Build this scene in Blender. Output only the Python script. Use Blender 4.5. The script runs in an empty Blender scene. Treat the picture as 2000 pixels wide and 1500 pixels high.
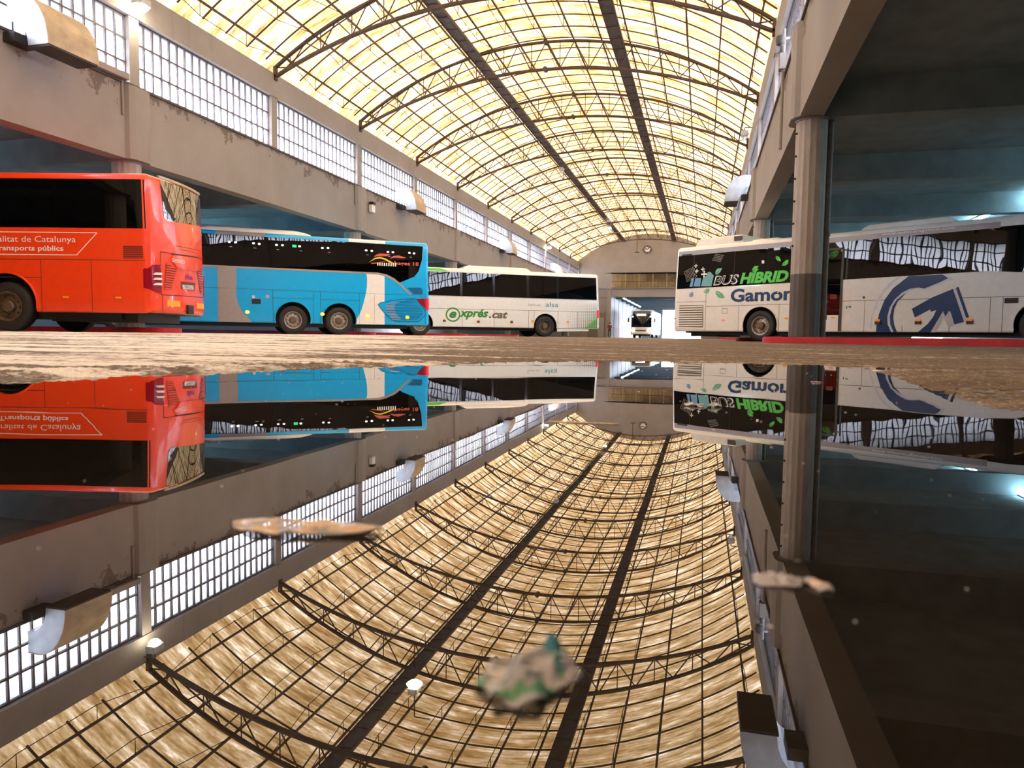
import bpy, bmesh, math, random
import numpy as np
from mathutils import Vector, Matrix
random.seed(7); rng = np.random.default_rng(11)
SC = bpy.context.scene
COL = SC.collection
PI = math.pi
# ---------------------------------------------------------------- camera, sky, exposure
cd = bpy.data.cameras.new('camera'); cam = bpy.data.objects.new('camera', cd); COL.objects.link(cam)
CR = Vector((0.96651155, 0.25631989, 0.01247116)); CU = Vector((-0.02913664, 0.06132385, 0.99769256)); CF = Vector((-0.25496367, 0.96464475, -0.06673851))
HC = 0.085
cam.matrix_world = Matrix(((CR.x, CU.x, -CF.x, 0.0), (CR.y, CU.y, -CF.y, 0.0), (CR.z, CU.z, -CF.z, HC), (0, 0, 0, 1)))
cd.sensor_width = 36; cd.lens = 25.2; cd.clip_start = 0.01; cd.clip_end = 400
cd.dof.use_dof = True; cd.dof.focus_distance = 14; cd.dof.aperture_fstop = 13
SC.camera = cam
w = bpy.data.worlds.new('sky'); SC.world = w; w.use_nodes = True
w.node_tree.nodes['Background'].inputs[0].default_value = (0.91, 0.89, 1.0, 1); w.node_tree.nodes['Background'].inputs[1].default_value = 8.0
SC.view_settings.view_transform = 'Standard'; SC.view_settings.look = 'None'; SC.view_settings.gamma = 1; SC.view_settings.use_curve_mapping = False
SC.view_settings.exposure = 2.1
SC.cycles.use_denoising = True; SC.cycles.max_bounces = 8; SC.cycles.diffuse_bounces = 4; SC.cycles.sample_clamp_indirect = 6

# ---------------------------------------------------------------- materials
class NT:
    def __init__(s, name):
        s.m = bpy.data.materials.new(name); s.m.use_nodes = True; s.t = s.m.node_tree; s.N = s.t.nodes
        s.bsdf = s.N['Principled BSDF']; s.out = s.N['Material Output']
    def n(s, typ, **kw):
        o = s.N.new(typ)
        for k, v in kw.items():
            if k.startswith('i_'):
                o.inputs[k[2:].replace('_', ' ')].default_value = v
            else: setattr(o, k, v)
        return o
    def l(s, a, b): s.t.links.new(a, b)
    def coord(s, kind='Object', scale=(1, 1, 1)):
        tc = s.n('ShaderNodeTexCoord'); mp = s.n('ShaderNodeMapping'); mp.inputs['Scale'].default_value = scale
        s.l(tc.outputs[kind], mp.inputs[0]); return mp.outputs[0]
    def noise(s, vec, scale, detail=4, rough=0.6):
        o = s.n('ShaderNodeTexNoise'); o.inputs['Scale'].default_value = scale; o.inputs['Detail'].default_value = detail; o.inputs['Roughness'].default_value = rough
        if vec is not None: s.l(vec, o.inputs['Vector'])
        return o.outputs[0]
    def ramp(s, fac, stops):
        o = s.n('ShaderNodeValToRGB'); e = o.color_ramp.elements
        while len(e) < len(stops): e.new(0.5)
        for i, (p, c) in enumerate(stops): e[i].position = p; e[i].color = tuple(c) + (1,) if len(c) == 3 else c
        s.l(fac, o.inputs[0]); return o.outputs[0]
    def mix(s, fac, a, b, mode='MIX'):
        o = s.n('ShaderNodeMix'); o.data_type = 'RGBA'; o.blend_type = mode
        for v, i in ((fac, 0), (a, 6), (b, 7)):
            if hasattr(v, 'links'): s.l(v, o.inputs[i])
            elif i == 0: o.inputs[0].default_value = v
            else: o.inputs[i].default_value = tuple(v) + (1,)
        return o.outputs[2]
    def bump(s, h, strength, dist=0.02):
        o = s.n('ShaderNodeBump'); o.inputs['Strength'].default_value = strength; o.inputs['Distance'].default_value = dist
        s.l(h, o.inputs['Height']); s.l(o.outputs[0], s.bsdf.inputs['Normal'])

def mat(name, col, rough=0.5, metal=0.0, ior=1.5, coat=0.0, emit=None, estr=0.0, var=0.06, nscale=6.0):
    t = NT(name); b = t.bsdf
    b.inputs['Roughness'].default_value = rough; b.inputs['Metallic'].default_value = metal; b.inputs['IOR'].default_value = ior
    b.inputs['Coat Weight'].default_value = coat; b.inputs['Coat Roughness'].default_value = 0.04
    if emit is not None:
        b.inputs['Base Color'].default_value = tuple(col) + (1,)
        b.inputs['Emission Color'].default_value = tuple(emit) + (1,); b.inputs['Emission Strength'].default_value = estr
    else:
        f = t.noise(t.coord(), nscale)
        lo = tuple(max(0, c * (1 - var)) for c in col); hi = tuple(min(1, c * (1 + var)) for c in col)
        t.l(t.ramp(f, [(0.3, lo), (0.7, hi)]), b.inputs['Base Color'])
    return t.m

M = {}
def plaster():
    t = NT('plaster'); v = t.coord('Object')
    a = t.noise(v, 0.5, 5, 0.65); b = t.noise(v, 5, 6, 0.7); c = t.noise(t.coord('Object', (0.5, 0.5, 0.06)), 7, 4)
    base = t.ramp(a, [(0.3, (0.236, 0.216, 0.198)), (0.7, (0.297, 0.275, 0.256))])
    base = t.mix(t.ramp(b, [(0.62, (0, 0, 0)), (0.74, (0.55, 0.55, 0.55))]), base, (0.18, 0.15, 0.12))
    base = t.mix(t.ramp(c, [(0.6, (0, 0, 0)), (0.75, (0.4, 0.4, 0.4))]), base, (0.17, 0.145, 0.12))
    t.l(base, t.bsdf.inputs['Base Color']); t.bsdf.inputs['Roughness'].default_value = 0.85
    t.bump(b, 0.3, 0.02); return t.m
M['plaster'] = plaster()
def beam_plaster():
    # the upstand band under the windows: peeling, cracked paint along its upper edge
    t = NT('peeling_plaster'); v = t.coord('Object')
    a = t.noise(v, 0.45, 5, 0.65); b = t.noise(v, 1.6, 8, 0.72); g = t.noise(v, 60, 3, 0.6)
    base = t.ramp(a, [(0.3, (0.236, 0.216, 0.198)), (0.7, (0.297, 0.275, 0.256))])
    sep = t.n('ShaderNodeSeparateXYZ'); tc = t.n('ShaderNodeTexCoord'); t.l(tc.outputs['Object'], sep.inputs[0])
    mr = t.n('ShaderNodeMapRange'); mr.inputs[1].default_value = 5.7; mr.inputs[2].default_value = 6.45; mr.inputs[3].default_value = 0; mr.inputs[4].default_value = 0.2
    t.l(sep.outputs[2], mr.inputs[0])
    ad = t.n('ShaderNodeMath', operation='ADD'); t.l(b, ad.inputs[0]); t.l(mr.outputs[0], ad.inputs[1])
    base = t.mix(t.ramp(ad.outputs[0], [(0.665, (0, 0, 0)), (0.70, (0.85, 0.85, 0.85))]), base, (0.12, 0.092, 0.07))
    base = t.mix(t.ramp(g, [(0.55, (0, 0, 0)), (0.8, (0.3, 0.3, 0.3))]), base, (0.2, 0.175, 0.145))
    t.l(base, t.bsdf.inputs['Base Color']); t.bsdf.inputs['Roughness'].default_value = 0.85; t.bump(b, 0.4, 0.02); return t.m
M['band'] = beam_plaster()
M['concrete_dark'] = mat('painted_grey_concrete', (0.12, 0.125, 0.13), 0.7, var=0.2, nscale=3)
M['concrete_soffit'] = mat('soffit_concrete', (0.16, 0.20, 0.22), 0.8, var=0.2, nscale=1.5)
M['hall_wall'] = mat('side_hall_paint', (0.28, 0.36, 0.40), 0.7, var=0.15, nscale=0.6)
def column_mat():
    t = NT('two_tone_column_paint'); tc = t.n('ShaderNodeTexCoord'); sep = t.n('ShaderNodeSeparateXYZ'); t.l(tc.outputs['Object'], sep.inputs[0])
    st = t.n('ShaderNodeMath', operation='GREATER_THAN'); st.inputs[1].default_value = 1.42; t.l(sep.outputs[2], st.inputs[0])
    n1 = t.noise(t.coord('Object', (1, 1, 0.3)), 9, 6, 0.7)
    up = t.ramp(n1, [(0.3, (0.30, 0.265, 0.24)), (0.7, (0.40, 0.36, 0.33))]); lo = t.ramp(n1, [(0.3, (0.075, 0.068, 0.066)), (0.7, (0.115, 0.105, 0.10))])
    t.l(t.mix(st.outputs[0], lo, up), t.bsdf.inputs['Base Color']); t.bsdf.inputs['Roughness'].default_value = 0.7; t.bump(n1, 0.2, 0.01); return t.m
M['column'] = column_mat()
M['steel'] = mat('rusty_roof_steel', (0.055, 0.032, 0.021), 0.6, var=0.5, nscale=9)
M['steel_light'] = mat('weathered_walkway_steel', (0.07, 0.05, 0.04), 0.6, var=0.5, nscale=4)
M['bars'] = mat('window_bar_paint', (0.09, 0.08, 0.085), 0.6, var=0.3)
def translucent(name, stops, transp, sc=1.0):
    t = NT(name); t.N.remove(t.bsdf)
    return t
def roof_mat():
    t = NT('amber_fibreglass_sheet'); t.N.remove(t.bsdf)
    tc = t.n('ShaderNodeTexCoord'); sep = t.n('ShaderNodeSeparateXYZ'); t.l(tc.outputs['Object'], sep.inputs[0])
    v = tc.outputs['Object']
    big = t.noise(v, 0.35, 4, 0.6); mid = t.noise(t.coord('Object', (0.6, 2.2, 0.6)), 1.4, 5, 0.7); fine = t.noise(t.coord('Object', (0.8, 6, 0.8)), 5, 5, 0.75)
    wv = t.n('ShaderNodeTexWave', wave_type='BANDS', bands_direction='Y', wave_profile='SIN'); wv.inputs['Scale'].default_value = 2.1; wv.inputs['Distortion'].default_value = 0.3
    t.l(v, wv.inputs['Vector'])
    c1 = t.ramp(mid, [(0.34, (0.048, 0.024, 0.007)), (0.46, (0.088, 0.056, 0.022)), (0.57, (0.140, 0.102, 0.055)), (0.70, (0.27, 0.23, 0.165))])
    c1 = t.mix(t.ramp(fine, [(0.5, (0, 0, 0)), (0.75, (0.6, 0.6, 0.6))]), c1, (0.06, 0.030, 0.009))
    # grime gathered along the crown of the vault
    ab = t.n('ShaderNodeMath', operation='ADD'); ab.inputs[1].default_value = 6.3; t.l(sep.outputs[0], ab.inputs[0])
    a2 = t.n('ShaderNodeMath', operation='ABSOLUTE'); t.l(ab.outputs[0], a2.inputs[0])
    mr = t.n('ShaderNodeMapRange'); mr.inputs[1].default_value = 1.0; mr.inputs[2].default_value = 6.5; mr.inputs[3].default_value = 0.55; mr.inputs[4].default_value = 0.0; t.l(a2.outputs[0], mr.inputs[0])
    ml = t.n('ShaderNodeMath', operation='MULTIPLY'); t.l(mr.outputs[0], ml.inputs[0]); t.l(big, ml.inputs[1])
    c1 = t.mix(ml.outputs[0], c1, (0.065, 0.030, 0.006))
    c1 = t.mix(0.30, c1, t.ramp(wv.outputs[1], [(0.2, (0.45, 0.45, 0.45)), (0.8, (1, 1, 1))]), 'MULTIPLY')
    tr = t.n('ShaderNodeBsdfTranslucent'); df = t.n('ShaderNodeBsdfDiffuse'); mx = t.n('ShaderNodeMixShader'); mx.inputs[0].default_value = 0.12
    t.l(c1, tr.inputs[0]); t.l(c1, df.inputs[0]); t.l(tr.outputs[0], mx.inputs[1]); t.l(df.outputs[0], mx.inputs[2]); t.l(mx.outputs[0], t.out.inputs[0])
    return t.m
M['roof'] = roof_mat()
def pane_mat():
    t = NT('frosted_window_glass'); t.N.remove(t.bsdf)
    f = t.noise(t.coord('Object'), 2.5, 4); c = t.ramp(f, [(0.3, (0.78, 0.84, 0.92)), (0.7, (0.95, 0.97, 1.0))])
    tr = t.n('ShaderNodeBsdfTranslucent'); gl = t.n('ShaderNodeBsdfGlossy'); gl.inputs['Roughness'].default_value = 0.3; mx = t.n('ShaderNodeMixShader'); mx.inputs[0].default_value = 0.06
    t.l(c, tr.inputs[0]); t.l(tr.outputs[0], mx.inputs[1]); t.l(gl.outputs[0], mx.inputs[2]); t.l(mx.outputs[0], t.out.inputs[0]); return t.m
M['pane'] = pane_mat()
def water_mat():
    t = NT('puddle_water'); b = t.bsdf
    b.inputs['Base Color'].default_value = (0.012, 0.010, 0.008, 1); b.inputs['Roughness'].default_value = 0.0; b.inputs['IOR'].default_value = 2.2
    h = t.noise(t.coord('Object'), 5, 2); t.bump(h, 0.010, 0.01); return t.m
M['water'] = water_mat()
def asphalt():
    t = NT('worn_asphalt'); v = t.coord('Object'); 
    a = t.noise(v, 0.35, 5); st = t.noise(t.coord('Object', (0.35, 2.2, 1)), 1.6, 8, 0.7); f = t.noise(v, 90, 4, 0.7); ff = t.noise(v, 420, 2, 0.6)
    mid = t.noise(t.coord('Object', (1.6, 1.0, 1)), 11, 5, 0.75); gr = t.noise(t.coord('Object', (2.2, 0.7, 1)), 55, 3, 0.7)
    base = t.ramp(st, [(0.32, (0.055, 0.038, 0.026)), (0.5, (0.16, 0.115, 0.08)), (0.62, (0.27, 0.21, 0.155)), (0.75, (0.50, 0.43, 0.36))])
    base = t.mix(t.ramp(mid, [(0.40, (0.8, 0.8, 0.8)), (0.55, (0, 0, 0))]), base, (0.075, 0.05, 0.035))
    base = t.mix(t.ramp(gr, [(0.56, (0, 0, 0)), (0.64, (0.8, 0.8, 0.8))]), base, (0.42, 0.34, 0.26))
    base = t.mix(t.ramp(f, [(0.50, (0, 0, 0)), (0.62, (0.8, 0.8, 0.8))]), base, (0.06, 0.04, 0.03))
    # pale salt and lime wash on the left part of the yard
    tc = t.n('ShaderNodeTexCoord'); sep = t.n('ShaderNodeSeparateXYZ'); t.l(tc.outputs['Object'], sep.inputs[0])
    ym = t.n('ShaderNodeMath', operation='MULTIPLY'); ym.inputs[1].default_value = 0.28; t.l(sep.outputs[1], ym.inputs[0])
    ax = t.n('ShaderNodeMath', operation='ADD'); t.l(sep.outputs[0], ax.inputs[0]); t.l(ym.outputs[0], ax.inputs[1])
    mr = t.n('ShaderNodeMapRange'); mr.inputs[1].default_value = 0.3; mr.inputs[2].default_value = -1.0; mr.inputs[3].default_value = 0; mr.inputs[4].default_value = 0.17; t.l(ax.outputs[0], mr.inputs[0])
    sm = t.n('ShaderNodeMath', operation='ADD'); t.l(st, sm.inputs[0]); t.l(mr.outputs[0], sm.inputs[1])
    m2 = t.n('ShaderNodeMath', operation='MULTIPLY_ADD'); t.l(mid, m2.inputs[0]); m2.inputs[1].default_value = 0.5; t.l(sm.outputs[0], m2.inputs[2])
    pale = t.mix(t.ramp(ff, [(0.35, (0, 0, 0)), (0.6, (1, 1, 1))]), (0.56, 0.51, 0.46), (0.92, 0.90, 0.87))
    base = t.mix(t.ramp(m2.outputs[0], [(0.84, (0, 0, 0)), (0.94, (0.97, 0.97, 0.97))]), base, pale)
    t.l(base, t.bsdf.inputs['Base Color']); t.bsdf.inputs['Roughness'].default_value = 0.75
    t.bump(f, 0.5, 0.01); return t.m
M['asphalt'] = asphalt()
def kerb_mat():
    t = NT('red_kerb_paint'); v = t.coord('Object'); f = t.noise(v, 7, 6, 0.7)
    t.l(t.mix(t.ramp(f, [(0.66, (0, 0, 0)), (0.72, (0.8, 0.8, 0.8))]), t.ramp(t.noise(v, 2), [(0.3, (0.40, 0.010, 0.018)), (0.7, (0.60, 0.022, 0.035))]), (0.42, 0.28, 0.22)), t.bsdf.inputs['Base Color'])
    t.bsdf.inputs['Roughness'].default_value = 0.5; return t.m
M['kerb'] = kerb_mat()
def bus_glass(sc=1.3, st=0.07):
    t = NT('tinted_coach_glass'); b = t.bsdf
    b.inputs['Base Color'].default_value = (0.001, 0.001, 0.0015, 1); b.inputs['Roughness'].default_value = 0.01; b.inputs['IOR'].default_value = 1.5
    h = t.noise(t.coord('Object', (1, 1, 0.6)), sc, 1); t.bump(h, st, 0.05); return t.m
M['glass'] = bus_glass()
M['mirror_glass'] = bus_glass(0.5, 0.012); M['mirror_glass'].name = 'rear_window_glass'; M['mirror_glass'].node_tree.nodes['Principled BSDF'].inputs['IOR'].default_value = 2.6
M['red'] = mat('orange_red_coach_paint', (0.93, 0.062, 0.010), 0.25, coat=0.5, var=0.04)
M['darkred'] = mat('dark_red_mesh', (0.16, 0.012, 0.008), 0.6)
M['blue'] = mat('sky_blue_coach_paint', (0.003, 0.46, 1.0), 0.25, coat=0.5, var=0.05)
M['blue_dark'] = mat('deep_blue_panel', (0.002, 0.12, 0.30), 0.3)
M['greige'] = mat('warm_grey_stripe_paint', (0.38, 0.33, 0.31), 0.3, coat=0.3)
M['cream'] = mat('cream_coach_paint', (0.88, 0.89, 0.87), 0.25, coat=0.5, var=0.04)
M['silver'] = mat('silver_grey_strip', (0.30, 0.27, 0.26), 0.35, metal=0.3)
M['white'] = mat('white_lettering', (0.86, 0.86, 0.88), 0.35)
M['offwhite'] = mat('pale_plastic', (0.72, 0.74, 0.76), 0.35)
M['black'] = mat('black_plastic', (0.012, 0.012, 0.013), 0.5)
M['black_gloss'] = mat('black_gloss', (0.002, 0.002, 0.002), 0.15, var=0.0)
M['seam'] = mat('panel_gap', (0.035, 0.028, 0.025), 0.8)
M['rubber'] = mat('tyre_rubber', (0.018, 0.016, 0.015), 0.65, var=0.3, nscale=20)
M['rim'] = mat('wheel_rim_metal', (0.42, 0.38, 0.33), 0.35, metal=0.6, var=0.3, nscale=14)
M['rim_dark'] = mat('rusty_hub_metal', (0.16, 0.11, 0.075), 0.5, metal=0.5, var=0.4, nscale=18)
M['amber'] = mat('amber_lens', (0.9, 0.28, 0.02), 0.3, emit=(1, 0.3, 0.02), estr=0.05)
M['amber_lit'] = mat('lit_amber_lamp', (1, 0.4, 0.05), 0.3, emit=(1, 0.36, 0.03), estr=0.55)
M['reflector'] = mat('yellow_reflector', (0.95, 0.42, 0.01), 0.3)
M['tail'] = mat('tail_lamp_red', (0.30, 0.004, 0.02), 0.15, coat=0.6)
M['tail_lit'] = mat('bright_red_lamp', (0.8, 0.01, 0.015), 0.2, emit=(1, 0.01, 0.02), estr=0.1)
M['lens'] = mat('clear_lamp_lens', (0.75, 0.75, 0.8), 0.15)
M['plate'] = mat('number_plate', (0.7, 0.72, 0.68), 0.4)
M['purple'] = mat('magenta_lettering', (0.30, 0.02, 0.22), 0.4)
M['green'] = mat('bright_green_vinyl', (0.07, 0.62, 0.04), 0.35)
M['mint'] = mat('mint_green_vinyl', (0.16, 0.50, 0.33), 0.35)
M['paleblue'] = mat('steel_blue_vinyl', (0.15, 0.34, 0.62), 0.35)
M['teal'] = mat('teal_vinyl', (0.16, 0.42, 0.46), 0.35)
M['navy'] = mat('navy_blue_vinyl', (0.004, 0.040, 0.15), 0.3)
M['ice'] = mat('ice_white_vinyl', (0.66, 0.70, 0.80), 0.3)
M['shade_ice'] = mat('pale_grey_vinyl', (0.60, 0.60, 0.62), 0.3)
M['forest'] = mat('forest_green_vinyl', (0.04, 0.27, 0.05), 0.35)
M['olive'] = mat('grey_brown_vinyl', (0.17, 0.14, 0.09), 0.35)
M['alsa'] = mat('teal_blue_lettering', (0.06, 0.33, 0.48), 0.35)
M['scarlet'] = mat('coral_red_vinyl', (0.62, 0.10, 0.07), 0.35)
M['yellow'] = mat('yellow_vinyl', (0.85, 0.58, 0.03), 0.35)
M['lamp_white'] = mat('interior_reading_lamp', (1, 1, 1), 0.3, emit=(1, 0.97, 0.85), estr=1.0)
M['lamp_green'] = mat('green_exit_lamp', (0, 1, 0.3), 0.3, emit=(0.02, 0.9, 0.25), estr=0.12)
M['tube'] = mat('fluorescent_tube', (1, 1, 1), 0.3, emit=(0.50, 0.86, 1.0), estr=60)
M['tube_dim'] = mat('tunnel_tube', (1, 1, 1), 0.3, emit=(0.7, 0.9, 1.0), estr=5)
M['flood'] = mat('flood_lamp_glow', (1, 1, 1), 0.3, emit=(1, 0.86, 0.62), estr=35)
M['head'] = mat('headlamp_glow', (1, 1, 1), 0.3, emit=(1, 0.55, 0.22), estr=12)
M['galv'] = mat('galvanised_sheet', (0.42, 0.46, 0.50), 0.45, metal=0.35, var=0.2, nscale=2)
M['galv_warm'] = mat('stained_duct_sheet', (0.40, 0.33, 0.24), 0.5, metal=0.2, var=0.3, nscale=2)
M['dark_metal'] = mat('dark_metal', (0.06, 0.055, 0.05), 0.5, metal=0.3)
M['pipe'] = mat('grey_drain_pipe', (0.17, 0.15, 0.14), 0.6, var=0.2)
M['tunnel'] = mat('tunnel_wall_paint', (0.085, 0.135, 0.17), 0.6, var=0.08)
M['tunnel_low'] = mat('tunnel_dado_paint', (0.06, 0.07, 0.085), 0.6)
M['skin'] = mat('skin', (0.55, 0.33, 0.24), 0.6); M['cloth_dark'] = mat('dark_clothing', (0.02, 0.018, 0.02), 0.8); M['cloth_red'] = mat('dark_red_jacket', (0.10, 0.02, 0.02), 0.8)
M['hair'] = mat('brown_hair', (0.05, 0.03, 0.02), 0.7)

# ---------------------------------------------------------------- mesh helpers
class MB:
    def __init__(s): s.v = []; s.f = []; s.mi = []
    def add(s, vs, fs, mi=0):
        o = len(s.v); s.v += [tuple(p) for p in vs]; s.f += [tuple(i + o for i in f) for f in fs]; s.mi += [mi] * len(fs)
    def box(s, a, b, mi=0):
        (x0, y0, z0), (x1, y1, z1) = a, b
        s.add([(x0, y0, z0), (x1, y0, z0), (x1, y1, z0), (x0, y1, z0), (x0, y0, z1), (x1, y0, z1), (x1, y1, z1), (x0, y1, z1)],
              [(0, 3, 2, 1), (4, 5, 6, 7), (0, 1, 5, 4), (1, 2, 6, 5), (2, 3, 7, 6), (3, 0, 4, 7)], mi)
    def bar(s, p, q, r, n=6, mi=0, r2=None):
        p = Vector(p); q = Vector(q); d = (q - p)
        if d.length < 1e-6: return
        d.normalize(); a = d.orthogonal().normalized() if abs(d.z) > 0.95 else d.cross(Vector((0, 0, 1))).normalized(); b = d.cross(a)
        r2 = r if r2 is None else r2; vs = []
        for c, rr in ((p, r), (q, r2)):
            for i in range(n):
                t = 2 * PI * (i + 0.5) / n; vs.append(c + a * (math.cos(t) * rr) + b * (math.sin(t) * rr))
        s.add(vs, [(i, (i + 1) % n, n + (i + 1) % n, n + i) for i in range(n)] + [tuple(range(n))[::-1], tuple(range(n, 2 * n))], mi)
    def sweep(s, pts, w, h, up=Vector((0, 0, 1)), mi=0):
        # rectangular section swept along a polyline; w sideways, h along up
        vs = []; n = len(pts); pts = [Vector(p) for p in pts]
        for i, p in enumerate(pts):
            d = (pts[min(i + 1, n - 1)] - pts[max(i - 1, 0)]).normalized(); sd = d.cross(up).normalized(); u = sd.cross(d).normalized()
            vs += [p + sd * a * w / 2 + u * b * h / 2 for a, b in ((-1, -1), (1, -1), (1, 1), (-1, 1))]
        fs = [(0, 1, 2, 3)[::-1], tuple(4 * (n - 1) + k for k in (0, 1, 2, 3))]
        for i in range(n - 1):
            for k in range(4): fs.append((4 * i + k, 4 * i + (k + 1) % 4, 4 * i + 4 + (k + 1) % 4, 4 * i + 4 + k))
        s.add(vs, fs, mi)
    def lathe(s, prof, n=32, axis='y', c=(0, 0, 0), mi=0):
        vs = []; m = len(prof)
        for i in range(n):
            t = 2 * PI * i / n
            for r, a in prof:
                x, z = r * math.cos(t), r * math.sin(t)
                vs.append((c[0] + x, c[1] + a, c[2] + z) if axis == 'y' else (c[0] + x, c[1] + z, c[2] + a))
        s.add(vs, [(i * m + j, i * m + j + 1, ((i + 1) % n) * m + j + 1, ((i + 1) % n) * m + j) for i in range(n) for j in range(m - 1)], mi)
    def prism(s, poly, a, b, axis='y', mi=0):
        n = len(poly)
        def P(u, v, w): return {'y': (u, w, v), 'x': (w, u, v), 'z': (u, v, w)}[axis]
        s.add([P(u, v, a) for u, v in poly] + [P(u, v, b) for u, v in poly],
              [tuple(range(n)), tuple(range(2 * n - 1, n - 1, -1))] + [(i, (i + 1) % n, n + (i + 1) % n, n + i) for i in range(n)], mi)
    def build(s, name, m, parent=None, smooth=False, bevel=0):
        me = bpy.data.meshes.new(name); me.from_pydata(s.v, [], s.f)
        ms = m if isinstance(m, (list, tuple)) else [m]
        for x in ms: me.materials.append(M[x] if isinstance(x, str) else x)
        if len(ms) > 1: me.polygons.foreach_set('material_index', s.mi)
        bm = bmesh.new(); bm.from_mesh(me)
        bmesh.ops.recalc_face_normals(bm, faces=bm.faces)
        if bevel: bmesh.ops.bevel(bm, geom=list(bm.edges), offset=bevel, segments=2, affect='EDGES')
        bm.to_mesh(me); bm.free()
        if smooth:
            me.polygons.foreach_set('use_smooth', [True] * len(me.polygons)); me.set_sharp_from_angle(angle=math.radians(38))
        return link(name, me, parent)
def build_each(name, mbs, m, parent, **k):
    return [q.build(name, m, parent, **k) for q in mbs]
def link(name, me, parent=None):
    o = bpy.data.objects.new(name, me); COL.objects.link(o)
    if parent is not None: o.parent = parent
    return o
def tag(o, label, cat, group=None, kind=None):
    if label: o['label'] = label
    if cat: o['category'] = cat
    if group: o['group'] = group
    if kind: o['kind'] = kind
    return o
def empty(name, loc=(0, 0, 0), rz=0):
    o = bpy.data.objects.new(name, None); COL.objects.link(o); o.location = loc; o.rotation_euler = (0, 0, rz); o.empty_display_size = 0.2; return o
def struct(name, mb, m, parent=None, **k):
    o = mb.build(name, m, parent, **k)
    if parent is None: o['kind'] = 'structure'
    return o
def text_mesh(txt, shear=0.0, bold=0.0, spacing=1.0):
    c = bpy.data.curves.new('lettering', 'FONT'); c.body = txt; c.shear = shear; c.offset = bold; c.space_character = spacing; c.resolution_u = 3
    o = bpy.data.objects.new('lettering', c); COL.objects.link(o)
    bpy.context.view_layer.update()
    me = bpy.data.meshes.new_from_object(o.evaluated_get(bpy.context.evaluated_depsgraph_get()))
    bpy.data.objects.remove(o); bpy.data.curves.remove(c)
    vs = [tuple(v.co) for v in me.vertices]; fs = [tuple(p.vertices) for p in me.polygons]; bpy.data.meshes.remove(me)
    x0 = min(v[0] for v in vs); x1 = max(v[0] for v in vs); y0 = min(v[1] for v in vs); y1 = max(v[1] for v in vs)
    return [((v[0] - x0) / (x1 - x0), (v[1] - y0) / (y1 - y0)) for v in vs], fs
def smooth(a, b, x):
    t = np.clip((x - a) / (b - a), 0, 1); return t * t * (3 - 2 * t)
def vnoise(x, y, seed=0):
    xi = np.floor(x).astype(np.int64); yi = np.floor(y).astype(np.int64); fx = x - xi; fy = y - yi; fx = fx * fx * (3 - 2 * fx); fy = fy * fy * (3 - 2 * fy)
    def hsh(a, b):
        n = (a * 374761393 + b * 668265263 + seed * 69069) & 0x7fffffff; n = (n ^ (n >> 13)) * 1274126177 & 0x7fffffff; return ((n ^ (n >> 16)) & 0xffff) / 65535.0
    return (hsh(xi, yi) * (1 - fx) + hsh(xi + 1, yi) * fx) * (1 - fy) + (hsh(xi, yi + 1) * (1 - fx) + hsh(xi + 1, yi + 1) * fx) * fy
# ================================================================ THE HALL
K = 1.08
XL = -13.4 * K; XR = 1.62 * K                     # hall-side faces of the two long walls
def zk(z): return HC + (z - HC) * K
Z_BEAM = zk(4.2); Z_SILL = zk(5.97); Z_HEAD = zk(7.6); Z_EAVE = zk(8.32)
BAY = 5.87 * K
def YB(i): return 16.0 + BAY * i
I0, I1 = -5, 11
Y0, YE = YB(I0), YB(I1)
XC = (XL + XR) / 2; HALF = (XR - XL) / 2
def arc(z_end, z_top, x):
    s = z_top - z_end; R = (HALF ** 2 + s * s) / (2 * s); return z_top - R + math.sqrt(max(0, R * R - (x - XC) ** 2))
ZU = (zk(8.5), zk(10.9)); ZL = (zk(8.22), zk(9.92)); ZS = (zk(8.62), zk(11.25))
def ground(X, Y):
    X = np.asarray(X, float); Y = np.asarray(Y, float)
    g = 0.055 - 0.050 * smooth(-3.5, 1.5, X) * (1 - smooth(26, 60, Y))
    return g
# --- yard floor: coarse outer slab and a finely broken inner patch around the puddle
def grid_mesh(name, V, nr, nc, m, parent=None, sm=True):
    me = bpy.data.meshes.new(name); me.vertices.add(len(V)); me.vertices.foreach_set('co', V.astype(np.float32).ravel())
    a = (np.arange(nr - 1)[:, None] * nc + np.arange(nc - 1)[None, :]).ravel()
    F = np.stack([a, a + 1, a + nc + 1, a + nc], 1).astype(np.int32)
    me.loops.add(F.size); me.loops.foreach_set('vertex_index', F.ravel()); me.polygons.add(len(F))
    me.polygons.foreach_set('loop_start', np.arange(0, F.size, 4, dtype=np.int32)); me.polygons.foreach_set('loop_total', np.full(len(F), 4, dtype=np.int32))
    me.polygons.foreach_set('use_smooth', np.full(len(F), sm)); me.update(calc_edges=True); me.materials.append(m if not isinstance(m, str) else M[m])
    return link(name, me, parent)
xs = np.arange(-60, 60.1, 1.0); ys = np.arange(-20, 180.1, 1.0)
GX, GY = np.meshgrid(xs, ys)
GZ = ground(GX, GY); D = np.hypot(GX, GY); GZ = np.where(D < 13.0, -0.06, GZ)
fl = grid_mesh('floor', np.stack([GX, GY, GZ], 2).reshape(-1, 3), len(ys), len(xs), 'asphalt'); fl['kind'] = 'structure'
NR, NA = 560, 760
rr = 0.30 * (16.0 / 0.30) ** (np.arange(NR) / (NR - 1)); aa = np.radians(np.linspace(-80, 75, NA))
R_, A_ = np.meshgrid(rr, aa, indexing='ij')
th = -math.atan2(0.25496, 0.96464)
X_ = R_ * np.sin(A_ + th); Y_ = R_ * np.cos(A_ + th); dep = R_ * np.cos(A_); ua = np.tan(np.clip(A_, -1.3, 1.3))
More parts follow.
